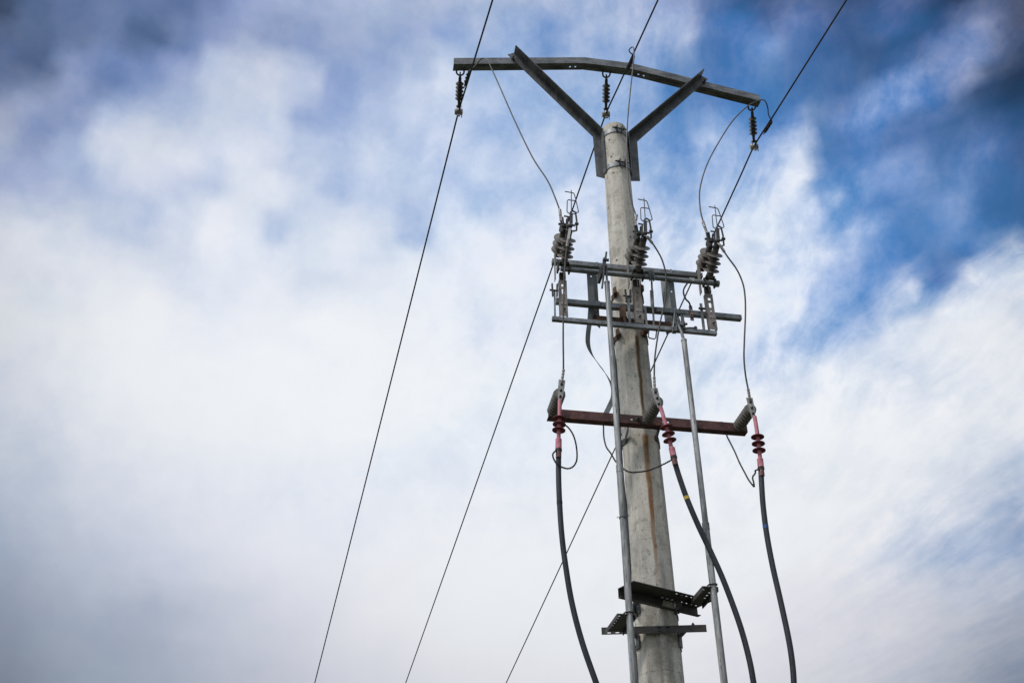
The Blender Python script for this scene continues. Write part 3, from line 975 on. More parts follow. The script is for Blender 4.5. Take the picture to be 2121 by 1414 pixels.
# upright angle brackets
for (xa, flip) in ((-.445, 1), (.245, -1)):
    mb = MB()
    hs = [(.03, .045, .075, .09), (.03, .045, .505, .52)]
    if flip > 0:
        mb.plate((xa, -.235, 7.10), (1, 0, 0), (0, 0, -1), (0, -.006, 0), .055, .60, hs)
        mb.prism([(xa + .055, -.241, 7.10), (xa + .105, -.19, 7.10), (xa + .105, -.184, 7.10), (xa + .055, -.235, 7.10)], (0, 0, -.60))
    else:
        mb.plate((xa + .052, -.235, 7.10), (1, 0, 0), (0, 0, -1), (0, -.006, 0), .05, .60, [(.012, .027, .16, .175), (.012, .027, .50, .515)])
        mb.prism([(xa + .052, -.241, 7.10), (xa, -.19, 7.10), (xa, -.184, 7.10), (xa + .052, -.235, 7.10)], (0, 0, -.60))
    br = mb.build('upright_bracket', M['strap'], sf)
    xb = xa + .08 if flip > 0 else xa + .065
    for z in (7.10, 6.672):
        q = MB()                # U-bolt round the rail
        q.tube([(xb, -.23, z + .028), (xb, -.306, z + .028), (xb, -.313, z + .02), (xb, -.313, z - .02), (xb, -.306, z - .028), (xb, -.23, z - .028)], .006, 8)
        q.build('u_bolt', M['zinc'], br)
mb = MB()
mb.box((-.06, -.243, 6.56), .78, .008, .062)
mb.box((-.06, -.213, 6.534), .778, .052, .008)
cb = mb.build('clamp_beam', M['rustdark'], sf)
for x in (-.13, -.40, .29):
    q = MB()
    q.bolt((x, -.247, 6.575), (0, -1, 0), .013, .014, .03)
    q.build('bolt', M['iron'], cb)
for z, mt in ((7.0, 'rustdark'), (6.545, 'rustdark')):
    q = band(MB(), z - .02, .05, .006, 40, 320)
    for dg in (-46, 46):
        p, n, t = on_pole(dg, z - .02, .008)
        q.obox(p - t * .02 - Vector((0, 0, .03)), t * .04, n * .03 + Vector((0, -.05, 0)), (0, 0, .06))
    q.build('clamp_band', M[mt], sf)


# levers of the interlock along the lower rail
def lever(px0, px1, Y, w, name, mat, fork=True):
    a, b = at(*px0, Y), at(*px1, Y)
    mb = MB()
    mb.obox(Vector((a.x - w / 2, Y, a.z)), (w, 0, 0), (b.x - a.x, 0, b.z - a.z), (0, .012, 0))
    o = mb.build(name, mat, sf)
    if fork:
        q = MB()
        for s in (-1, 1):
            q.obox(Vector((a.x + s * .018 - .006, Y - .012, a.z - .07)), (.012, 0, 0), (s * .004, 0, .13), (0, .022, 0))
        q.tube([(a.x - .045, Y - .004, a.z - .01), (a.x + .03, Y - .004, a.z - .01)], .009, 6)
        q.build('fork', M['iron'], o)
    return o


lever((1149, 600), (1150, 660), -.36, .014, 'lever', M['zinc'])
lever((1301, 612), (1305, 672), -.36, .020, 'lever', M['zinc'])
lever((1452, 628), (1459, 686), -.36, .022, 'lever', M['zinc'], False)
lever((1336, 634), (1340, 672), -.36, .018, 'lever', M['zinc'], False)
a = at(1452, 628, -.36)
q = MB()
q.lathe(Vector((a.x - .028, -.365, a.z - .06)), (1, 0, 0), [(0, .012), (.056, .012)], 6)
q.build('bolt', M['iron'], sf)
# tie rod with sleeve between shaft and clamp beam, right of the pole
mb = MB()
a, b = at(1347, 556, -.415), at(1350, 664, -.32)
mb.tube([(a.x, -.43, a.z - .03), (a.x, -.36, 6.45)], .009, 8)
mb.tube([(a.x, -.392, 6.80), (a.x, -.369, 6.63)], .016, 10)
for s in (-1, 1):
    mb.obox((a.x + s * .018 - .004, -.445, 6.885), (.008, 0, 0), (0, .03, 0), (0, 0, .10))
mb.box((a.x, -.33, 6.645), .09, .06, .008)
mb.build('tie_rod', M['zincdark'], sf)
# wire stirrup below the lower rail
z0 = 6.404
xs = [at(1341, 678, -.36).x, at(1360, 680, -.36).x]
mb = MB()
mb.tube([(xs[0] + .012, -.36, z0 + .004), (xs[0], -.36, z0 - .07), (xs[0] + .01, -.36, z0 - .082), (xs[1] - .03, -.36, z0 - .088), (xs[1] - .016, -.36, z0 - .075), (xs[1], -.36, z0 + .004)], .006, 8)
mb.build('stirrup', M['zinc'], sf)
# rusty bracket with eye hanging in front of the pole
a = at(1291, 640, -.335)
mb = MB()
mb.obox(Vector((a.x - .026, -.345, a.z - .09)), (.045, 0, 0), (0, .05, 0), (0, 0, .12))
mb.tube([(a.x, -.33, a.z - .085), (a.x + .006, -.35, a.z - .14), (a.x + .02, -.36, a.z - .21)], .011, 8)
mb.build('hanger_bracket', M['rustdark'], sf)


# ------------------------------------------------------------------ disconnect switches
def make_switch():
    r = thing('disconnect_switch', None, 'switch', (0, 0, 0), 'switches on the frame')
    mb = MB()               # base channel: slotted face plate with side walls
    W, Y = .066, -.355
    slots = [(.018, .048, .045, .072), (.02, .046, .098, .150), (.029, .037, .178, .215)]
    mb.plate((-W / 2, Y, 6.855), (1, 0, 0), (0, 0, -1), (0, .004, 0), W, .285, slots)
    mb.plate((-W / 2, Y - .008, 6.566), (1, 0, 0), (0, 0, -1), (0, .004, 0), W, .098, [(.028, .040, .028, .045)])
    for s in (-1, 1):
        mb.obox((s * W / 2 - (.004 if s > 0 else 0), Y + .0045, 6.47), (.004, 0, 0), (0, .045, 0), (0, 0, .39))
    base = mb.build('base_channel', M['taupe'], r)
    for x in (-.014, .014):
        mb = MB()
        mb.lathe((x, Y, 6.60), (0, -1, 0), [(0, .009), (.008, .008)], 6)
        mb.build('bolt', M['lug'], base)
        mb = MB()
        mb.tube([(x, Y + .02, 6.475), (x, Y + .02, 6.435)], .006, 6)
        mb.build('bolt', M['lug'], base)
    mb = MB()
    mb.tube([(.0, Y, 6.535), (0, Y - .04, 6.52)], .009, 8)
    mb.build('bolt', M['iron'], base)
    mb = MB()               # cranked side plates carrying the fixed insulator
    for s in (-1, 1):
        x = s * .036 - .03
        pol = [(x, -.31, 6.86), (x, -.36, 6.86), (x, -.362, 6.98), (x, -.405, 7.10), (x, -.40, 7.165), (x, -.375, 7.18), (x, -.33, 7.17), (x, -.315, 7.05)]
        if s > 0: pol = [(p[0], p[1], min(p[2], 7.08)) for p in pol]
        mb.prism(pol, (.005, 0, 0))
    mb.build('side_plate', M['taupe'], r)
    mb = MB()               # spring block behind the shaft
    mb.box((0, -.335, 6.905), .052, .03, .075)
    for k in range(4):
        mb.tube([(-.028, -.353, 6.875 + k * .018), (.028, -.353, 6.875 + k * .018)], .005, 6)
    mb.build('spring_block', M['iron'], r)
    mb = MB()               # shaft clamps
    for x in (-.052, .048):
        mb.box((x, -.405, 6.935), .014, .062, .066)
        mb.lathe((x, -.42, 6.905), (0, -1, 0), [(0, .011), (.03, .011)], 6)
    mb.box((0, -.425, 6.976), .085, .05, .01)
    mb.build('shaft_clamp', M['iron'], r)

    def insulator(o, ax, L, name):
        mb = MB()
        pr = [(0, .030), (.035, .030), (.045, .026)]
        big = True
        h = .048
        step = (L - .09) / 5.0
        for k in range(5):
            rr = .071 if k % 2 == 0 else .053
            pr += [(h, .025), (h + step * .30, .026), (h + step * .40, rr * .72), (h + step * .45, rr * .98), (h + step * .50, rr), (h + step * .55, rr * .98), (h + step * .66, rr * .62), (h + step * .82, .026)]
            h += step
        pr += [(h, .027), (L, .027)]
        mb.lathe(o, ax, pr, 32)
        return mb.build(name, M['resin'], r)
    a1 = R(32)
    lo, la = Vector((0, -.425, 6.982)), Vector((0, -math.cos(a1), math.sin(a1)))
    insulator(lo, la, .27, 'insulator')
    a2 = R(12)
    uo, ua = Vector((-.038, -.36, 7.115)), Vector((0, -math.cos(a2), math.sin(a2)))
    insulator(uo, ua, .25, 'insulator')
    lt, ut = lo + la * .27, uo + ua * .25
    # metal caps, jaws and blade
    mb = MB()
    mb.lathe(lt, la, [(0, .029), (.03, .029), (.034, .018), (.055, .018)], 14)
    mb.obox(lt + Vector((-.012, -.06, .0)), (.024, 0, 0), (0, .06, .03), (0, -.006, .012))
    mb.obox(lt + Vector((-.02, -.035, .03)), (.010, 0, 0), (.004, -.02, .11), (0, .02, .004))
    mb.obox(lt + Vector((.010, -.035, .03)), (.010, 0, 0), (-.004, -.02, .12), (0, .02, .004))
    mb.tube([lt + Vector((-.05, -.04, .06)), lt + Vector((.05, -.04, .06))], .009, 8)
    mb.lathe(lt + Vector((.0, -.045, .045)), (1, 0, .4), [(-.03, .018), (.02, .018)], 8)
    mb.build('moving_contact', M['iron'], r)
    mb = MB()
    mb.lathe(ut, ua, [(0, .028), (.02, .028), (.024, .017), (.05, .017)], 14)
    # hood over the fixed jaw
    mb.prism([ut + Vector((-.03, -.03, -.045)), ut + Vector((-.042, -.02, .005)), ut + Vector((-.036, -.02, .04)), ut + Vector((.024, -.02, .04)), ut + Vector((.024, -.02, .025)), ut + Vector((-.022, -.02, .022)), ut + Vector((-.014, -.03, -.045))], (0, -.04, .004))
    mb.tube([ut + Vector((-.045, -.035, .065)), ut + Vector((.03, -.035, .07))], .011, 8)
    mb.obox(ut + Vector((-.024, -.045, .035)), (.012, 0, 0), (-.012, -.02, .12), (0, .02, .0))
    mb.obox(ut + Vector((-.004, -.045, .035)), (.010, 0, 0), (-.012, -.02, .09), (0, .02, .0))
    mb.obox(ut + Vector((.018, -.045, .035)), (.010, 0, 0), (.0, -.02, .075), (0, .02, .0))
    mb.build('fixed_contact', M['iron'], r)
    mb = MB()               # bar and arm on the right of the head
    c = lt
    mb.tube([c + Vector((-.045, -.04, .155)), c + Vector((.0, -.04, .15))], .007, 8)
    mb.obox(c + Vector((-.002, -.05, .05)), (.014, 0, 0), (.008, -.01, .15), (0, .018, 0))
    mb.obox(c + Vector((.014, -.05, .05)), (.012, 0, 0), (.004, -.01, .13), (0, .018, 0))
    mb.tube([c + Vector((.03, -.02, .01)), c + Vector((.062, -.03, .015)), c + Vector((.066, -.035, .12)), c + Vector((.058, -.04, .21)), c + Vector((.03, -.04, .225))], .008, 8)
    mb.lathe(c + Vector((.05, -.035, .085)), (1, 0, 0), [(0, .013), (.03, .013)], 6)
    mb.build('contact_arm', M['iron'], r)
    # arcing horns: bent rods
    h0 = Vector((lt.x, lt.y, lt.z))
    Yh = -.70 - h0.y

    def hp(x, z): return h0 + Vector((x, Yh, z - .035))
    mb = MB()
    mb.tube([hp(.02, .14), hp(.022, .3), hp(.028, .49)], .0042, 8)
    mb.build('arcing_horn', M['iron'], r)
    mb = MB()
    mb.tube(spline([hp(-.03, .47), hp(.02, .464), hp(.042, .462)], 3) + spline([hp(.052, .452), hp(.062, .40), hp(.082, .262), hp(.08, .245)], 3) + [hp(.052, .228), hp(.02, .205), hp(-.012, .228), hp(-.018, .24), hp(-.012, .36), hp(-.004, .375), hp(.068, .372)], .0045, 8)
    mb.build('arcing_horn', M['iron'], r)
    return r, lt, ut


sw, LT, UT = make_switch()
SWX = [-.688, -.036, .612]
sw_lab = ['brown ribbed switch left of the pole, leftmost of three with wire horns',
          'brown ribbed switch with wire horns in front of the pole, middle of three',
          'brown ribbed switch with wire horns at the right end of the frame']
for i in range(3):
    o = sw if i == 0 else copy_tree(sw)
    o['label'] = sw_lab[i]
    o.location = (SWX[i], 0, 0)


# ------------------------------------------------------------------ cable lugs
def lug(mb, p, d, L=.075, r=.011):
    p, d = Vector(p), Vector(d).normalized()
    pr = []
    n = 4
    for k in range(n):
        h = L * k / n
        pr += [(h, r * 1.0), (h + L / n * .55, r * 1.08), (h + L / n * .6, r * .8), (h + L / n * .95, r * .8)]
    mb.lathe(p, d, pr, 12)
    return mb


# ------------------------------------------------------------------ upper jumpers: line -> tap connector -> loop -> switch head
jl_px = [[(975, 160), (984, 137), (997, 122), (1008, 124), (1017, 140), (1036, 182), (1066, 250), (1103, 326), (1134, 374), (1150, 410), (1160, 437)],
         [(1298, 122), (1303, 106), (1309, 98), (1313, 103), (1312, 130), (1306, 185), (1300, 250), (1298, 310), (1300, 360), (1306, 410), (1318, 448)],
         [(1590, 250), (1592, 238), (1590, 222), (1584, 209), (1573, 208), (1550, 219), (1518, 250), (1488, 296), (1464, 342), (1450, 390), (1450, 430), (1457, 462)]]
tap_px = [((973, 148), (967, 177)), ((1304, 113), (1295, 142)), ((1590, 247), (1578, 270))]
jl_lab = ['thin wire looping from the left overhead line down to the left switch',
          'thin wire dropping across the pole head to the middle switch',
          'thin wire bowing outwards from the right overhead line to the right switch']
for i in range(3):
    # depth runs from the line's own plane at the tap to the switch head
    c = FEET[i]

    def on_line(px):        # nearest point of the incoming conductor to the sight line
        d = ray(*px).normalized()
        w = CAM - c
        b = d.dot(near_d)
        dd, e = d.dot(w), near_d.dot(w)
        t = (e - b * dd) / (1 - b * b)
        return c + near_d * t
    p0, p1 = on_line(tap_px[i][0]), on_line(tap_px[i][1])
    r = thing('jumper_wire', jl_lab[i], 'jumper', tuple((p0 + p1) / 2), 'jumpers from the overhead lines to the switches')
    mb = MB()
    side = near_d.cross(Vector((0, 0, 1))).normalized()
    sgn = 1 if i == 0 else -1
    ax = (p1 - p0)
    for off, w in ((sgn * .014, .026),):
        cc = p0 + side * off
        mb.obox(cc - side * w / 2 - Vector((0, 0, .020)), ax, side * w, (0, 0, .042))
    for k in (.25, .5, .75):
        mb.lathe(p0 + ax * k + side * sgn * .026, side * sgn, [(0, .009), (.012, .009)], 6)
    mb.tube([p0 + side * sgn * .02, p0 + side * sgn * .02 + ax * 1.25], .006, 8)
    mb.build('tap_connector', M['iron'], r)
    end = UT + Vector((SWX[i], 0, 0)) + Vector((-.03, -.06, .10))
    Ya, Yb = p0.y, end.y
    n = len(jl_px[i])
    pts = [p0 + side * sgn * .02]
    for k, px in enumerate(jl_px[i]):
        if k == 0: continue
        s = k / (n - 1)
        s = s * s * (3 - 2 * s)
        pts.append(at(*px, Ya + (Yb - Ya) * s))
    mb = MB()
    mb.tube(spline(pts, 8), .0066, 8)
    mb.build('cable', M['jump'], r)
    q = pts[-1]
    dd = (end - q).normalized()
    mb = MB()
    lug(mb, q - dd * .015, dd, .07, .0125)
    mb.obox(q + dd * .055 - Vector((.012, 0, 0)), (.024, 0, 0), dd * .06, (0, -.008, 0))
    mb.build('cable_lug', M['lug'], r)

# ------------------------------------------------------------------ surge arresters lying out from the rusty beam
AX = [-.793, -.017, .738]
AZ = 5.578


def make_arrester():
    r = thing('surge_arrester', None, 'surge arrester', (0, 0, 0), 'grey arresters on the rusty beam')
    pr = [(0, .034)]
    L = .315
    for k in range(7):
        h = .012 + k * .041
        pr += [(h, .0375), (h + .005, .0385), (h + .027, .0495), (h + .031, .0495), (h + .034, .040), (h + .039, .0375)]
    pr += [(.305, .044), (.312, .044), (.314, .020), (L, .018)]
    mb = MB()
    mb.lathe((0, -.262, 0), (0, -1, 0), pr, 28)
    mb.build('body', M['arr'], r)
    return r


arr = make_arrester()
arr_lab = ['grey ribbed arrester jutting from the left end of the rusty beam',
           'grey ribbed arrester jutting from the rusty beam in front of the pole',
           'grey ribbed arrester jutting from the right end of the rusty beam']
for i in range(3):
    o = arr if i == 0 else copy_tree(arr)
    o['label'] = arr_lab[i]
    o.location = (AX[i], 0, AZ)

# ------------------------------------------------------------------ rusty beam
rb = thing('crossbeam', 'rust brown steel beam bolted across the pole below the switches', 'crossbeam', (0, -.23, 5.54))
mb = MB()
hol = []
for x in (-.155, -.10, -.055, .11, .145):
    hol.append((x + .825, x + .825 + .018, .028, .045))
mb.plate((-.825, -.262, 5.545), (1, 0, 0), (0, 0, 1), (0, .008, 0), 1.645, .078, hol)
mb.box((-.0025, -.222, 5.549), 1.645, .064, .008)
mb.build('beam', M['rust'], rb)
for x in (-.095, .055, .62):
    q = MB()
    if x == -.095: q.bolt((x, -.262, 5.585), (0, -1, 0), .016, .016, .03)
    else: q.tube([(x, -.225, 5.55), (x, -.225, 5.645)], .006, 6)
    q.build('bolt', M['iron'], rb)
q = band(MB(), 5.50, .05, .006, 50, 310)
for dg in (-54, 54):
    p, n, t = on_pole(dg, 5.50, .008)
    q.obox(p - t * .006 - Vector((0, 0, .025)), t * .012, Vector((0, -.12, .05)), (0, 0, .05))
q.build('clamp_band', M['iron'], rb)

# ------------------------------------------------------------------ lower jumpers: switch -> arrester head
lj_px = [[(1176, 500), (1172, 530), (1169, 570), (1167, 640), (1166.5, 700), (1167, 745), (1167, 768)],
         [(1344, 494), (1357, 512), (1370, 535), (1378, 562), (1380, 590), (1377, 625), (1368, 665), (1361, 705), (1356, 745), (1355, 783)],
         [(1494, 512), (1508, 533), (1526, 558), (1538, 585), (1543, 612), (1544, 650), (1542, 700), (1541, 740), (1544, 775), (1550, 808)]]
plate_px = [((1164, 789), (1160, 827)), ((1356, 806), (1366, 842)), ((1553, 826), (1561, 862))]
lj_lab = ['grey wire hanging straight from the left switch to the left arrester',
          'dark wire curving from the middle switch down past the pole to the middle arrester',
          'dark wire bowing out from the right switch down to the right arrester']
YT = -.585
for i in range(3):
    s0 = LT + Vector((SWX[i], -.055, .01))
    r = thing('drop_wire', lj_lab[i], 'jumper', tuple(at(*lj_px[i][-1], YT)), 'wires from the switches to the arresters')
    n = len(lj_px[i])
    pts = []
    for k, px in enumerate(lj_px[i]):
        s = k / (n - 1)
        pts.append(at(*px, -.74 + (YT - .02 + .74) * s))
    mb = MB()
    mb.tube(spline(pts, 8), .0068, 8)
    mb.build('cable', M['jump'], r)
    mb = MB()
    d = (pts[0] - pts[1]).normalized()
    lug(mb, pts[0] - d * .05, d, .075, .0125)
    mb.obox(pts[0] + d * .02 - Vector((.011, 0, 0)), (.022, 0, 0), (s0 - pts[0] - d * .02), (0, -.008, 0))
    mb.build('cable_lug', M['lug'], r)
    mb = MB()
    pa = at(*plate_px[i][0], YT)
    d = (pa - pts[-1]).normalized()
    lug(mb, pts[-1] - d * .01, d, (pa - pts[-1]).length + .02, .0115)
    mb.build('cable_lug', M['lug'], r)

# ------------------------------------------------------------------ power cables with pink terminations
pc_px = [[(1159.5, 828), (1159, 862), (1157.5, 890), (1157, 930), (1157, 985), (1159, 1040), (1163, 1100), (1170, 1160), (1184, 1245), (1206, 1330), (1239, 1425)],
         [(1368, 842), (1377, 872), (1387, 912), (1395, 946), (1404, 978), (1422, 1030), (1446, 1087), (1472, 1142), (1500, 1205), (1532, 1292), (1552, 1365), (1563, 1425)],
         [(1563, 862), (1568, 893), (1573, 935), (1576, 970), (1578, 1010), (1581, 1050), (1588, 1105), (1600, 1170), (1617, 1245), (1634, 1325), (1642, 1380), (1645, 1425)]]
shed_px = [[(1159, 865), (1158.5, 877), (1157.5, 889)], [(1380, 883), (1384, 897), (1387, 910)], [(1569, 903), (1570.5, 917), (1572, 931)]]
coll_px = [((1157, 908), (1157, 929)), ((1391, 926), (1395, 944)), ((1574, 949), (1576, 967))]
tape_px = [(1159, 1040), (1422, 1030), (1586.5, 1090)]
tape_m = ['black', 'yellow', 'blue']
pc_lab = ['thick dark cable with pink ribbed end hanging from the left arrester',
          'thick dark cable with pink ribbed end and a yellow tape ring',
          'thick dark cable with pink ribbed end and a blue tape ring']
for i in range(3):
    n = len(pc_px[i])
    ys = [YT - .012 + (-.40 - YT) * max(0, (k - 3) / (n - 4)) for k in range(n)]
    pts = [at(*px, y) for px, y in zip(pc_px[i], ys)]
    # below the picture the cables gather at the foot of the pole
    r = thing('power_cable', pc_lab[i], 'power cable', tuple(pts[3]), 'cables with pink ends hanging from the arresters')
    tail = [pts[-1] + (pts[-1] - pts[-2]) * .9, Vector((pts[-1].x + (.10, .05, .0)[i], -.36, 2.4)), Vector(((-.10, .20, .28)[i] + (-.18 if i == 0 else 0), -.30, 1.6)), Vector(((-.22, .14, .24)[i], -.26, 0.0))]
    path = spline(pts, 6)
    k3 = 3 * 6
    mb = MB()
    mb.tube(spline(pts[3:] + tail, 8), .0205, 14)
    mb.build('cable', M['cable'], r)
    mb = MB()
    mb.tube(path[:k3 + 1], .0155, 14)
    ca_, cb_ = [at(*p, YT - .012) for p in coll_px[i]]
    d = (cb_ - ca_)
    mb.lathe(ca_, d, [(0, .017), (.006, .0235), (d.length, .0235), (d.length + .003, .018)], 16)
    tm = mb.build('termination', M['pink'], r)
    for p in shed_px[i]:
        pp = at(*p, YT - .012)
        d2 = (at(*shed_px[i][2], YT - .012) - at(*shed_px[i][0], YT - .012)).normalized()
        q = MB()
        q.lathe(pp - d2 * .012, d2, [(0, .016), (.002, .02), (.015, .047), (.018, .0505), (.021, .0505), (.022, .046), (.016, .019)], 24)
        q.build('shed', M['redshed'], tm)
    q = MB()
    for k in (0.001, .013):
        q.lathe(cb_ + d.normalized() * k, d, [(0, .0195), (.002, .0255), (.008, .0255), (.010, .0195)], 16)
    q.build('clamp_ring', M['iron'], r)
    q = MB()
    q.lathe(cb_ + d.normalized() * .02, d, [(0, .0185), (.002, .0214), (.05, .0213), (.055, .0207)], 16)
    q.build('heat_shrink_end', mottled('scuffed_end_%d' % i, (.10, .04, .04), (.18, .08, .075), 25, .6, 0, (.5, .25, .24), .8), r)
    tp = spline(pts, 12)
    tx = tape_px[i]
    best = min(range(len(tp) - 1), key=lambda k: abs((tp[k] - CAM).normalized().dot(UP) / (tp[k] - CAM).normalized().dot(FW) - (707 - tx[1]) / 2062))
    dd = (tp[best + 1] - tp[best]).normalized()
    q = MB()
    q.lathe(tp[best] - dd * .012, dd, [(0, .0207), (.0005, .0216), (.024, .0216), (.0245, .0207)], 16)
    q.build('tape_ring', M[tape_m[i]], r)
    # terminal plate on the arrester head
    q = MB()
    pa, pb = at(*plate_px[i][0], YT), at(*plate_px[i][1], YT)
    u = (pb - pa)
    side = Vector((u.z, 0, -u.x)).normalized()
    if side.x < 0: side = -side
    w0, w1 = .026, .024
    ext = u.normalized()
    A, B = pa - ext * .012, pb + ext * .008
    q.prism([A - side * w0, A + side * w0, A + ext * .10 + side * w1, B + side * .014, B - side * .014, A + ext * .10 - side * w1], (0, .007, 0))
    tpl = q.build('terminal_plate', M['lug'], r)
    for f in (.18, .52, .85):
        q = MB()
        q.bolt(pa + u * f, (0, -1, 0), .008, .010, .016)
        q.build('bolt', M['iron'], tpl)


# ------------------------------------------------------------------ bonding braids
def braid(pts, name, label, r=.0055):
    P = spline(pts, 26)
    mb = MB()
    for ph in (0, math.pi):
        Q = []
        acc = 0
        for k, p in enumerate(P):
            if k: acc += (P[k] - P[k - 1]).length
            t = (P[min(k + 1, len(P) - 1)] - P[max(k - 1, 0)]).normalized()
            a = t.cross(Vector((0, 1, 0)))
            if a.length < .05: a = t.cross(Vector((1, 0, 0)))
            a.normalize()
            b = t.cross(a)
            w = acc / .032 * 2 * math.pi + ph
            Q.append(p + (a * math.cos(w) + b * math.sin(w)) * r * .62)
        mb.tube(Q, r * .72, 6)
    loc = tuple(P[0])
    return tag(mb.build(name, M['braid'], loc=loc), label, 'bonding wire', 'twisted bonding wires')


Yc = YT - .02
Yq = -.30
braid([at(1168, 878, -.48), at(1178, 886, -.5), at(1188, 902, -.5), at(1194, 925, -.5), at(1195, 950, -.5), at(1189, 964, -.5), at(1178, 970, -.51), at(1166, 968, -.55), at(1155, 962, -.62), at(1148, 952, -.63), at(1145, 942, -.63), at(1148, 936, -.62), at(1153, 932, -.61)],
      'bonding_wire', 'black twisted wire looped round the cable below the left pink termination')
braid([at(1250, 880, -.24), at(1251, 905, -.26), at(1256, 925, -.3), at(1265, 938, -.33), at(1276, 956, -.36), at(1288, 968, -.40), at(1304, 977, -.44), at(1322, 977, -.47), at(1345, 973, -.51), at(1372, 962, -.55), at(1393, 951, -.60)],
      'bonding_wire', 'black twisted wire slung across the pole face to the middle pink termination')
braid([at(1502, 889, -.235), at(1506, 903, -.25), at(1512, 915, -.30), at(1522, 935, -.36), at(1532, 958, -.42), at(1542, 977, -.47), at(1550, 992, -.52), at(1558, 1003, -.55), at(1562, 1007, -.56), at(1561, 998, -.57), at(1559, 988, -.57), at(1564, 980, -.58), at(1565, 974, -.60), at(1573, 971, -.61)],
      'bonding_wire', 'black twisted wire hanging from the beam to the right pink termination')


# ------------------------------------------------------------------ operating rods
def rod(Y, X, ztop, zsleeve, label, r=.0235):
    o = thing('operating_rod', label, 'operating rod', (X, Y, 0), 'galvanised rods standing in front of the pole')
    mb = MB()
    mb.tube([(X, Y, 0), (X, Y, .5), (X, Y, zsleeve)], r * 1.04, 18)
    mb.tube([(X, Y, zsleeve + .0005), (X, Y, ztop)], r * .93, 18)
    mb.build('pipe', M['pipe'], o)
    mb = MB()
    mb.lathe((X, Y, zsleeve - .05), (0, 0, 1), [(0, r * 1.06), (.0, r * 1.13), (.055, r * 1.13), (.055, r * .95)], 18)
    mb.build('sleeve', M['pipe'], o)
    mb = MB()
    mb.lathe((X, Y, ztop - .012), (0, 0, 1), [(0, r * .95), (0, r * 1.03), (.014, r * 1.03), (.014, .01)], 18)
    mb.build('end_cap', M['pipe'], o)
    return o


LY = -.54
LX = at(1283, 965, LY).x
r1 = rod(LY, LX, at(1263, 585, LY).z, at(1283, 965, LY).z, 'weathered galvanised rod left of the pole, passing in front of the switch frame')
zt = at(1263, 585, LY).z
mb = MB()
mb.tube([(LX, LY, zt - .01), (LX, LY - .005, zt + .11), (LX, LY, zt + .19)], .010, 10)
mb.build('tip_rod', M['zincdark'], r1)
mb = MB()
pa, pb = at(1256, 522, LY - .02), at(1247, 597, LY - .02)
mb.tube([pa, pb], .0085, 8)
zk = at(1254, 560, LY).z
mb.obox(Vector((LX - .02, LY - .03, zk)), (.010, 0, 0), (0, .06, 0), (0, 0, .12))
mb.box((LX - .035, LY + .06, zk), .022, .15, .085)
mb.lathe((LX - .03, LY - .03, zk + .09), (1, 0, 0), [(0, .014), (.05, .014)], 6)
mb.lathe((LX - .012, LY - .035, zk + .02), (0, -1, 0), [(0, .014), (.012, .014)], 6)
mb.build('crank', M['iron'], r1)
zw = at(1288, 1072, LY).z
mb = MB()
mb.tube([(LX + .026 * math.cos(R(a)), LY + .026 * math.sin(R(a)), zw + .003 * math.sin(R(a * 2))) for a in range(0, 360, 20)], .003, 6, closed=True)
mb.tube([(LX - .025, LY - .004, zw), (LX - .042, LY - .01, zw + .003), (LX - .047, LY - .01, zw - .008)], .0025, 6)
mb.tube([(LX + .025, LY - .004, zw), (LX + .037, LY - .01, zw + .012), (LX + .034, LY - .01, zw + .026)], .0025, 6)
mb.build('wire_tie', M['iron'], r1)
r2 = rod(-.47, .292, 6.255, 4.62, 'weathered galvanised rod right of the pole, its top pinned to the lower rail')
mb = MB()
mb.tube([(.292, -.47, 6.25), (.286, -.45, 6.35), (.28, -.42, 6.43)], .0125, 10)
mb.build('tip_rod', M['zincdark'], r2)
mb = MB()
zc = 6.42
mb.box((.245, -.40, 6.415), .034, .05, .075)
mb.box((.335, -.385, 6.46), .02, .04, .08)
for s, lean in ((-.03, .045), (.0, .02), (.035, -.03)):
    mb.obox((.27 + s - .006, -.425, 6.42), (.012, 0, 0), (lean * .6 - s * .3, 0, .14), (0, .02, 0))
mb.tube([(.22, -.41, 6.465), (.36, -.41, 6.465)], .011, 8)
mb.tube([(.225, -.43, 6.40), (.262, -.43, 6.60)], .008, 8)
mb.lathe((.30, -.43, 6.44), (0, -1, 0), [(0, .02), (.02, .02)], 6)
mb.build('crank', M['zinc'], r2)

# ------------------------------------------------------------------ earthing tail on the frame, right of the pole
eb = thing('earth_lead', 'short dark earth lead bolted to a plate on the middle rail', 'earth lead', tuple(at(1434, 650, -.32)))
pts = [at(1433, 578, -.40), at(1426, 584, -.41), at(1417, 597, -.42), at(1416, 608, -.42), at(1421, 620, -.41), at(1427, 626, -.39), at(1431, 636, -.36)]
mb = MB()
mb.tube(spline(pts, 8), .0075, 8)
mb.build('cable', M['cable'], eb)
mb = MB()
mb.box(at(1433, 580, -.40) + Vector((0, 0, .0)), .05, .03, .03)
mb.lathe(at(1434, 582, -.42), (0, -1, 0), [(0, .012), (.015, .012)], 6)
mb.build('clamp', M['lug'], eb)
a, b_ = at(1430, 633, -.325), at(1434, 663, -.325)
mb = MB()
mb.obox(a - Vector((.014, 0, 0)), (.03, 0, 0), b_ - a, (0, .008, 0))
mb.obox(b_ + Vector((-.085, 0, .03)), (.075, 0, 0), (0, .008, 0), (0, 0, .02))
mb.obox(b_ + Vector((-.105, 0, -.035)), (.022, 0, 0), (.012, .008, 0), (.004, 0, .085))
pl = mb.build('earth_plate', M['zinc'], eb)
for f, mm in ((.12, 'lug'), (.38, 'lug'), (.58, 'copper'), (.82, 'iron')):
    q = MB()
    q.lathe(a + (b_ - a) * f, (0, -1, 0), [(0, .012), (.012, .012)], 8)
    q.build('bolt', M[mm], pl)

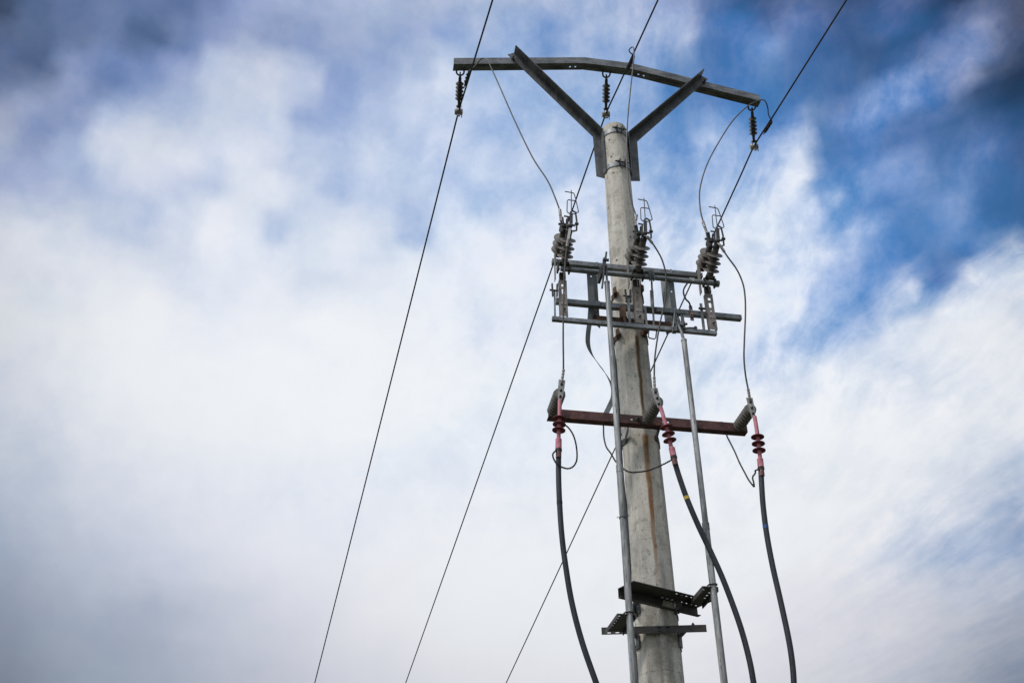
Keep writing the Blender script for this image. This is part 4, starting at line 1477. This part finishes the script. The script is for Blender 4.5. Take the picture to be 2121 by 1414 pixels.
# stub arm lying along the lower rail
mb = MB()
a, b_ = at(1415, 681, -.38), at(1440, 680, -.38)
mb.tube([a, (a + b_) / 2 + Vector((0, 0, .004)), b_], .011, 8)
mb.lathe(b_, (0, -1, 0), [(-.01, .016), (.014, .016)], 8)
mb.build('latch_arm', M['iron'], sf)

# ------------------------------------------------------------------ flat galvanised strap behind the left rod
st_px = [((1223, 640), -.245), ((1221, 668), -.26), ((1218, 692), -.26), ((1218, 712), -.25), ((1225, 732), -.23), ((1240, 754), -.21), ((1256, 776), -.19), ((1268, 800), -.18), ((1270, 822), -.18), ((1262, 842), -.20), ((1253, 860), -.23)]
P = spline([at(*p, y) for p, y in st_px], 8)
mb = MB()
vs, fs = [], []
for k, p in enumerate(P):
    f = k / (len(P) - 1)
    t = (P[min(k + 1, len(P) - 1)] - P[max(k - 1, 0)]).normalized()
    tw = R(15) + R(45) * math.sin(min(max((f - .28) / .5, 0), 1) * math.pi)
    w = (Vector((math.cos(tw), math.sin(tw), 0)))
    w = (w - t * w.dot(t)).normalized()
    nn = t.cross(w)
    for (sx, sy) in ((-1, -1), (1, -1), (1, 1), (-1, 1)):
        vs.append(p + w * sx * .021 + nn * sy * .0022)
for k in range(len(P) - 1):
    for j in range(4):
        fs.append([k * 4 + j, k * 4 + (j + 1) % 4, (k + 1) * 4 + (j + 1) % 4, (k + 1) * 4 + j])
fs += [[3, 2, 1, 0], [len(vs) - 4 + j for j in range(4)]]
mb.add(vs, fs)
tag(mb.build('earth_strap', M['strap'], loc=tuple(P[0])), 'flat grey metal strap twisting from the frame bracket down to the rusty beam', 'strap')

# ------------------------------------------------------------------ dark lead clipped down the left side of the pole
dl = []
for z in (6.95, 6.55, 6.1, 5.6, 5.2, 4.8, 4.4, 4.0, 3.5, 2.5, 1.2, 0):
    p, n, t = on_pole(-74, z, .010 + .006 * math.sin(z * 5))
    dl.append(p)
mb = MB()
mb.tube(spline(dl, 6), .0095, 8)
tag(mb.build('down_lead', M['cable'], loc=tuple(dl[-1])), 'thin dark lead running down the left edge of the pole behind the rod', 'cable')

# ------------------------------------------------------------------ lower support brackets
ZB = 4.14
o0, f1, b0 = atZ(1303, 1201, ZB), atZ(1477, 1244, ZB), atZ(1281, 1219, ZB)
u = f1 - o0
L = u.length - .04
u.normalize()
o0 = o0 + u * .04
vdir = Vector((-u.y, u.x, 0))
wid = (b0 - o0).dot(vdir)
sb = thing('support_bracket', 'dark perforated steel channel slanting across the pole, upper of two', 'bracket', tuple(o0))
hs = []
for k in range(7):
    x = L - .33 + k * .046
    hs.append((x, x + .022, wid * .13, wid * .13 + .02))
for k in range(8):
    x = L - .37 + k * .046
    hs.append((x, x + .022, wid * .78, wid * .78 + .02))
mb = MB()
mb.plate(o0, u, vdir, (0, 0, .006), L, wid, hs)
mb.obox(o0 + vdir * (wid + .0) - Vector((0, 0, .062)), u * L, vdir * .006, (0, 0, .068))
mb.obox(o0 + vdir * (wid - .03) - Vector((0, 0, .068)), u * L, vdir * .036, (0, 0, .006))
mb.build('channel', M['tray'], sb)
mb = MB()
q0 = Vector((.212, -.49, ZB - .012))
hs = []
for k in range(5):
    hs.append((.012, .030, .05 + k * .055, .073 + k * .055))
    hs.append((.075, .093, .05 + k * .055, .073 + k * .055))
mb.plate(q0, (1, 0, 0), (0, 1, 0), (0, 0, .006), .105, .36, hs)
mb.obox(q0 + Vector((-.006, 0, -.028)), (.006, 0, 0), (0, .36, 0), (0, 0, .034))
mb.obox(q0 + Vector((.105, 0, -.028)), (.006, 0, 0), (0, .36, 0), (0, 0, .034))
mb.build('pipe_arm', M['tray'], sb)
q = MB()
ring = [Vector((.292 + .029 * math.cos(R(a)), -.47 + .03 * math.sin(R(a)), ZB + .014)) for a in range(180, 361, 15)]
q.tube([Vector((.25, -.40, ZB - .006))] + [ring[0] + Vector((0, .03, 0))] + ring + [ring[-1] + Vector((0, .05, 0)), Vector((.305, -.39, ZB - .006))], .0055, 8)
q.build('u_bolt', M['zincdark'], sb)
# clips to the pole
for (dg, s) in ((-52, -1), (62, 1)):
    p, n, t = on_pole(dg, 4.10, .006)
    q = MB()
    q.obox(p - t * .03 - Vector((0, 0, .04)), t * .06, n * .008, (0, 0, .09))
    q.obox(p - t * .03 + n * .008 + Vector((0, 0, .02)), t * .06, n * .06 + Vector((-.02 * s, -.05, .045)), (0, 0, .008))
    q.obox(p - t * .03 + n * .008 + Vector((0, 0, -.03)), t * .008, n * .055 + Vector((-.02 * s, -.045, .0)), (0, 0, .055))
    q.build('clip', M['zincdark'], sb)
q = band(MB(), 4.06, .03, .004, 55, 305)
q.build('clamp_band', M['iron'], sb)

ZB2 = 3.935
e0, e1 = atZ(1245, 1290, ZB2), atZ(1462, 1284, ZB2)
u = (e1 - e0)
u.z = 0
L = u.length
u.normalize()
mid = (e0 + e1) / 2
# keep the bar just clear of the pole face
shift = -.205 - (e0 + u * ((0 - e0.x) / u.x)).y
e0.y += shift
vdir = Vector((-u.y, u.x, 0))
s2 = thing('support_bracket', 'dark perforated steel bar straight across the pole, lower of two', 'bracket', tuple(e0))
e0 = at(1245, 1289, e0.y)
e0.z = ZB2
L = .745
hs = [(.04, .065, .008, .016), (.04, .065, .036, .044), (.10, .125, .008, .016), (.10, .125, .036, .044),
      (.40, .425, .008, .016), (.40, .425, .036, .044), (.46, .485, .008, .016), (.46, .485, .036, .044)]
mb = MB()
mb.plate(e0, u, (0, 0, -1), vdir * .005, L, .052, hs)
mb.obox(e0 + vdir * .005 - Vector((0, 0, .006)), u * L, vdir * .04, (0, 0, .006))
mb.obox(e0 + vdir * .045 - Vector((0, 0, .02)), u * L, vdir * .004, (0, 0, .022))
mb.build('channel', M['traydark'], s2)
mb = MB()
q0 = Vector((LX - .085, LY - .02, ZB2 - .062))
hs = [(.010, .026, .03 + k * .05, .055 + k * .05) for k in range(6)]
mb.plate(q0, (1, 0, 0), (0, 1, 0), (0, 0, .006), .12, .36, hs)
mb.obox(q0 + Vector((-.006, 0, -.024)), (.006, 0, 0), (0, .36, 0), (0, 0, .030))
mb.obox(q0 + Vector((.12, 0, -.024)), (.006, 0, 0), (0, .36, 0), (0, 0, .030))
mb.build('pipe_arm', M['tray'], s2)
q = MB()
zu = at(1300, 1268, LY).z
ring = [Vector((LX + .03 * math.cos(R(a)), LY + .03 * math.sin(R(a)), zu)) for a in range(180, 361, 15)]
q.tube([Vector((LX - .05, LY + .07, q0.z + .01)), ring[0] + Vector((-.004, .03, 0))] + ring + [ring[-1] + Vector((0, .04, 0)), Vector((LX + .035, LY + .07, q0.z + .01))], .0055, 8)
q.build('u_bolt', M['zincdark'], s2)
for (dg, s) in ((-60, -1), (66, 1)):
    p, n, t = on_pole(dg, 3.86, .006)
    q = MB()
    q.obox(p - t * .025 - Vector((0, 0, .05)), t * .05, n * .008, (0, 0, .11))
    q.obox(p - t * .025 + n * .008 + Vector((0, 0, .03)), t * .05, n * .04 + Vector((-.01 * s, -.06, .02)), (0, 0, .008))
    q.build('clip', M['zincdark'], s2)
q = band(MB(), 3.83, .03, .004, 60, 300)
q.build('clamp_band', M['iron'], s2)
q = MB()
q.bolt(e0 + u * .655 + vdir * .02 + Vector((0, 0, .0)), (0, 0, 1), .012, .012, .01)
q.build('bolt', M['iron'], s2)

for o in bpy.data.objects:
    if '_o' in o: del o['_o']
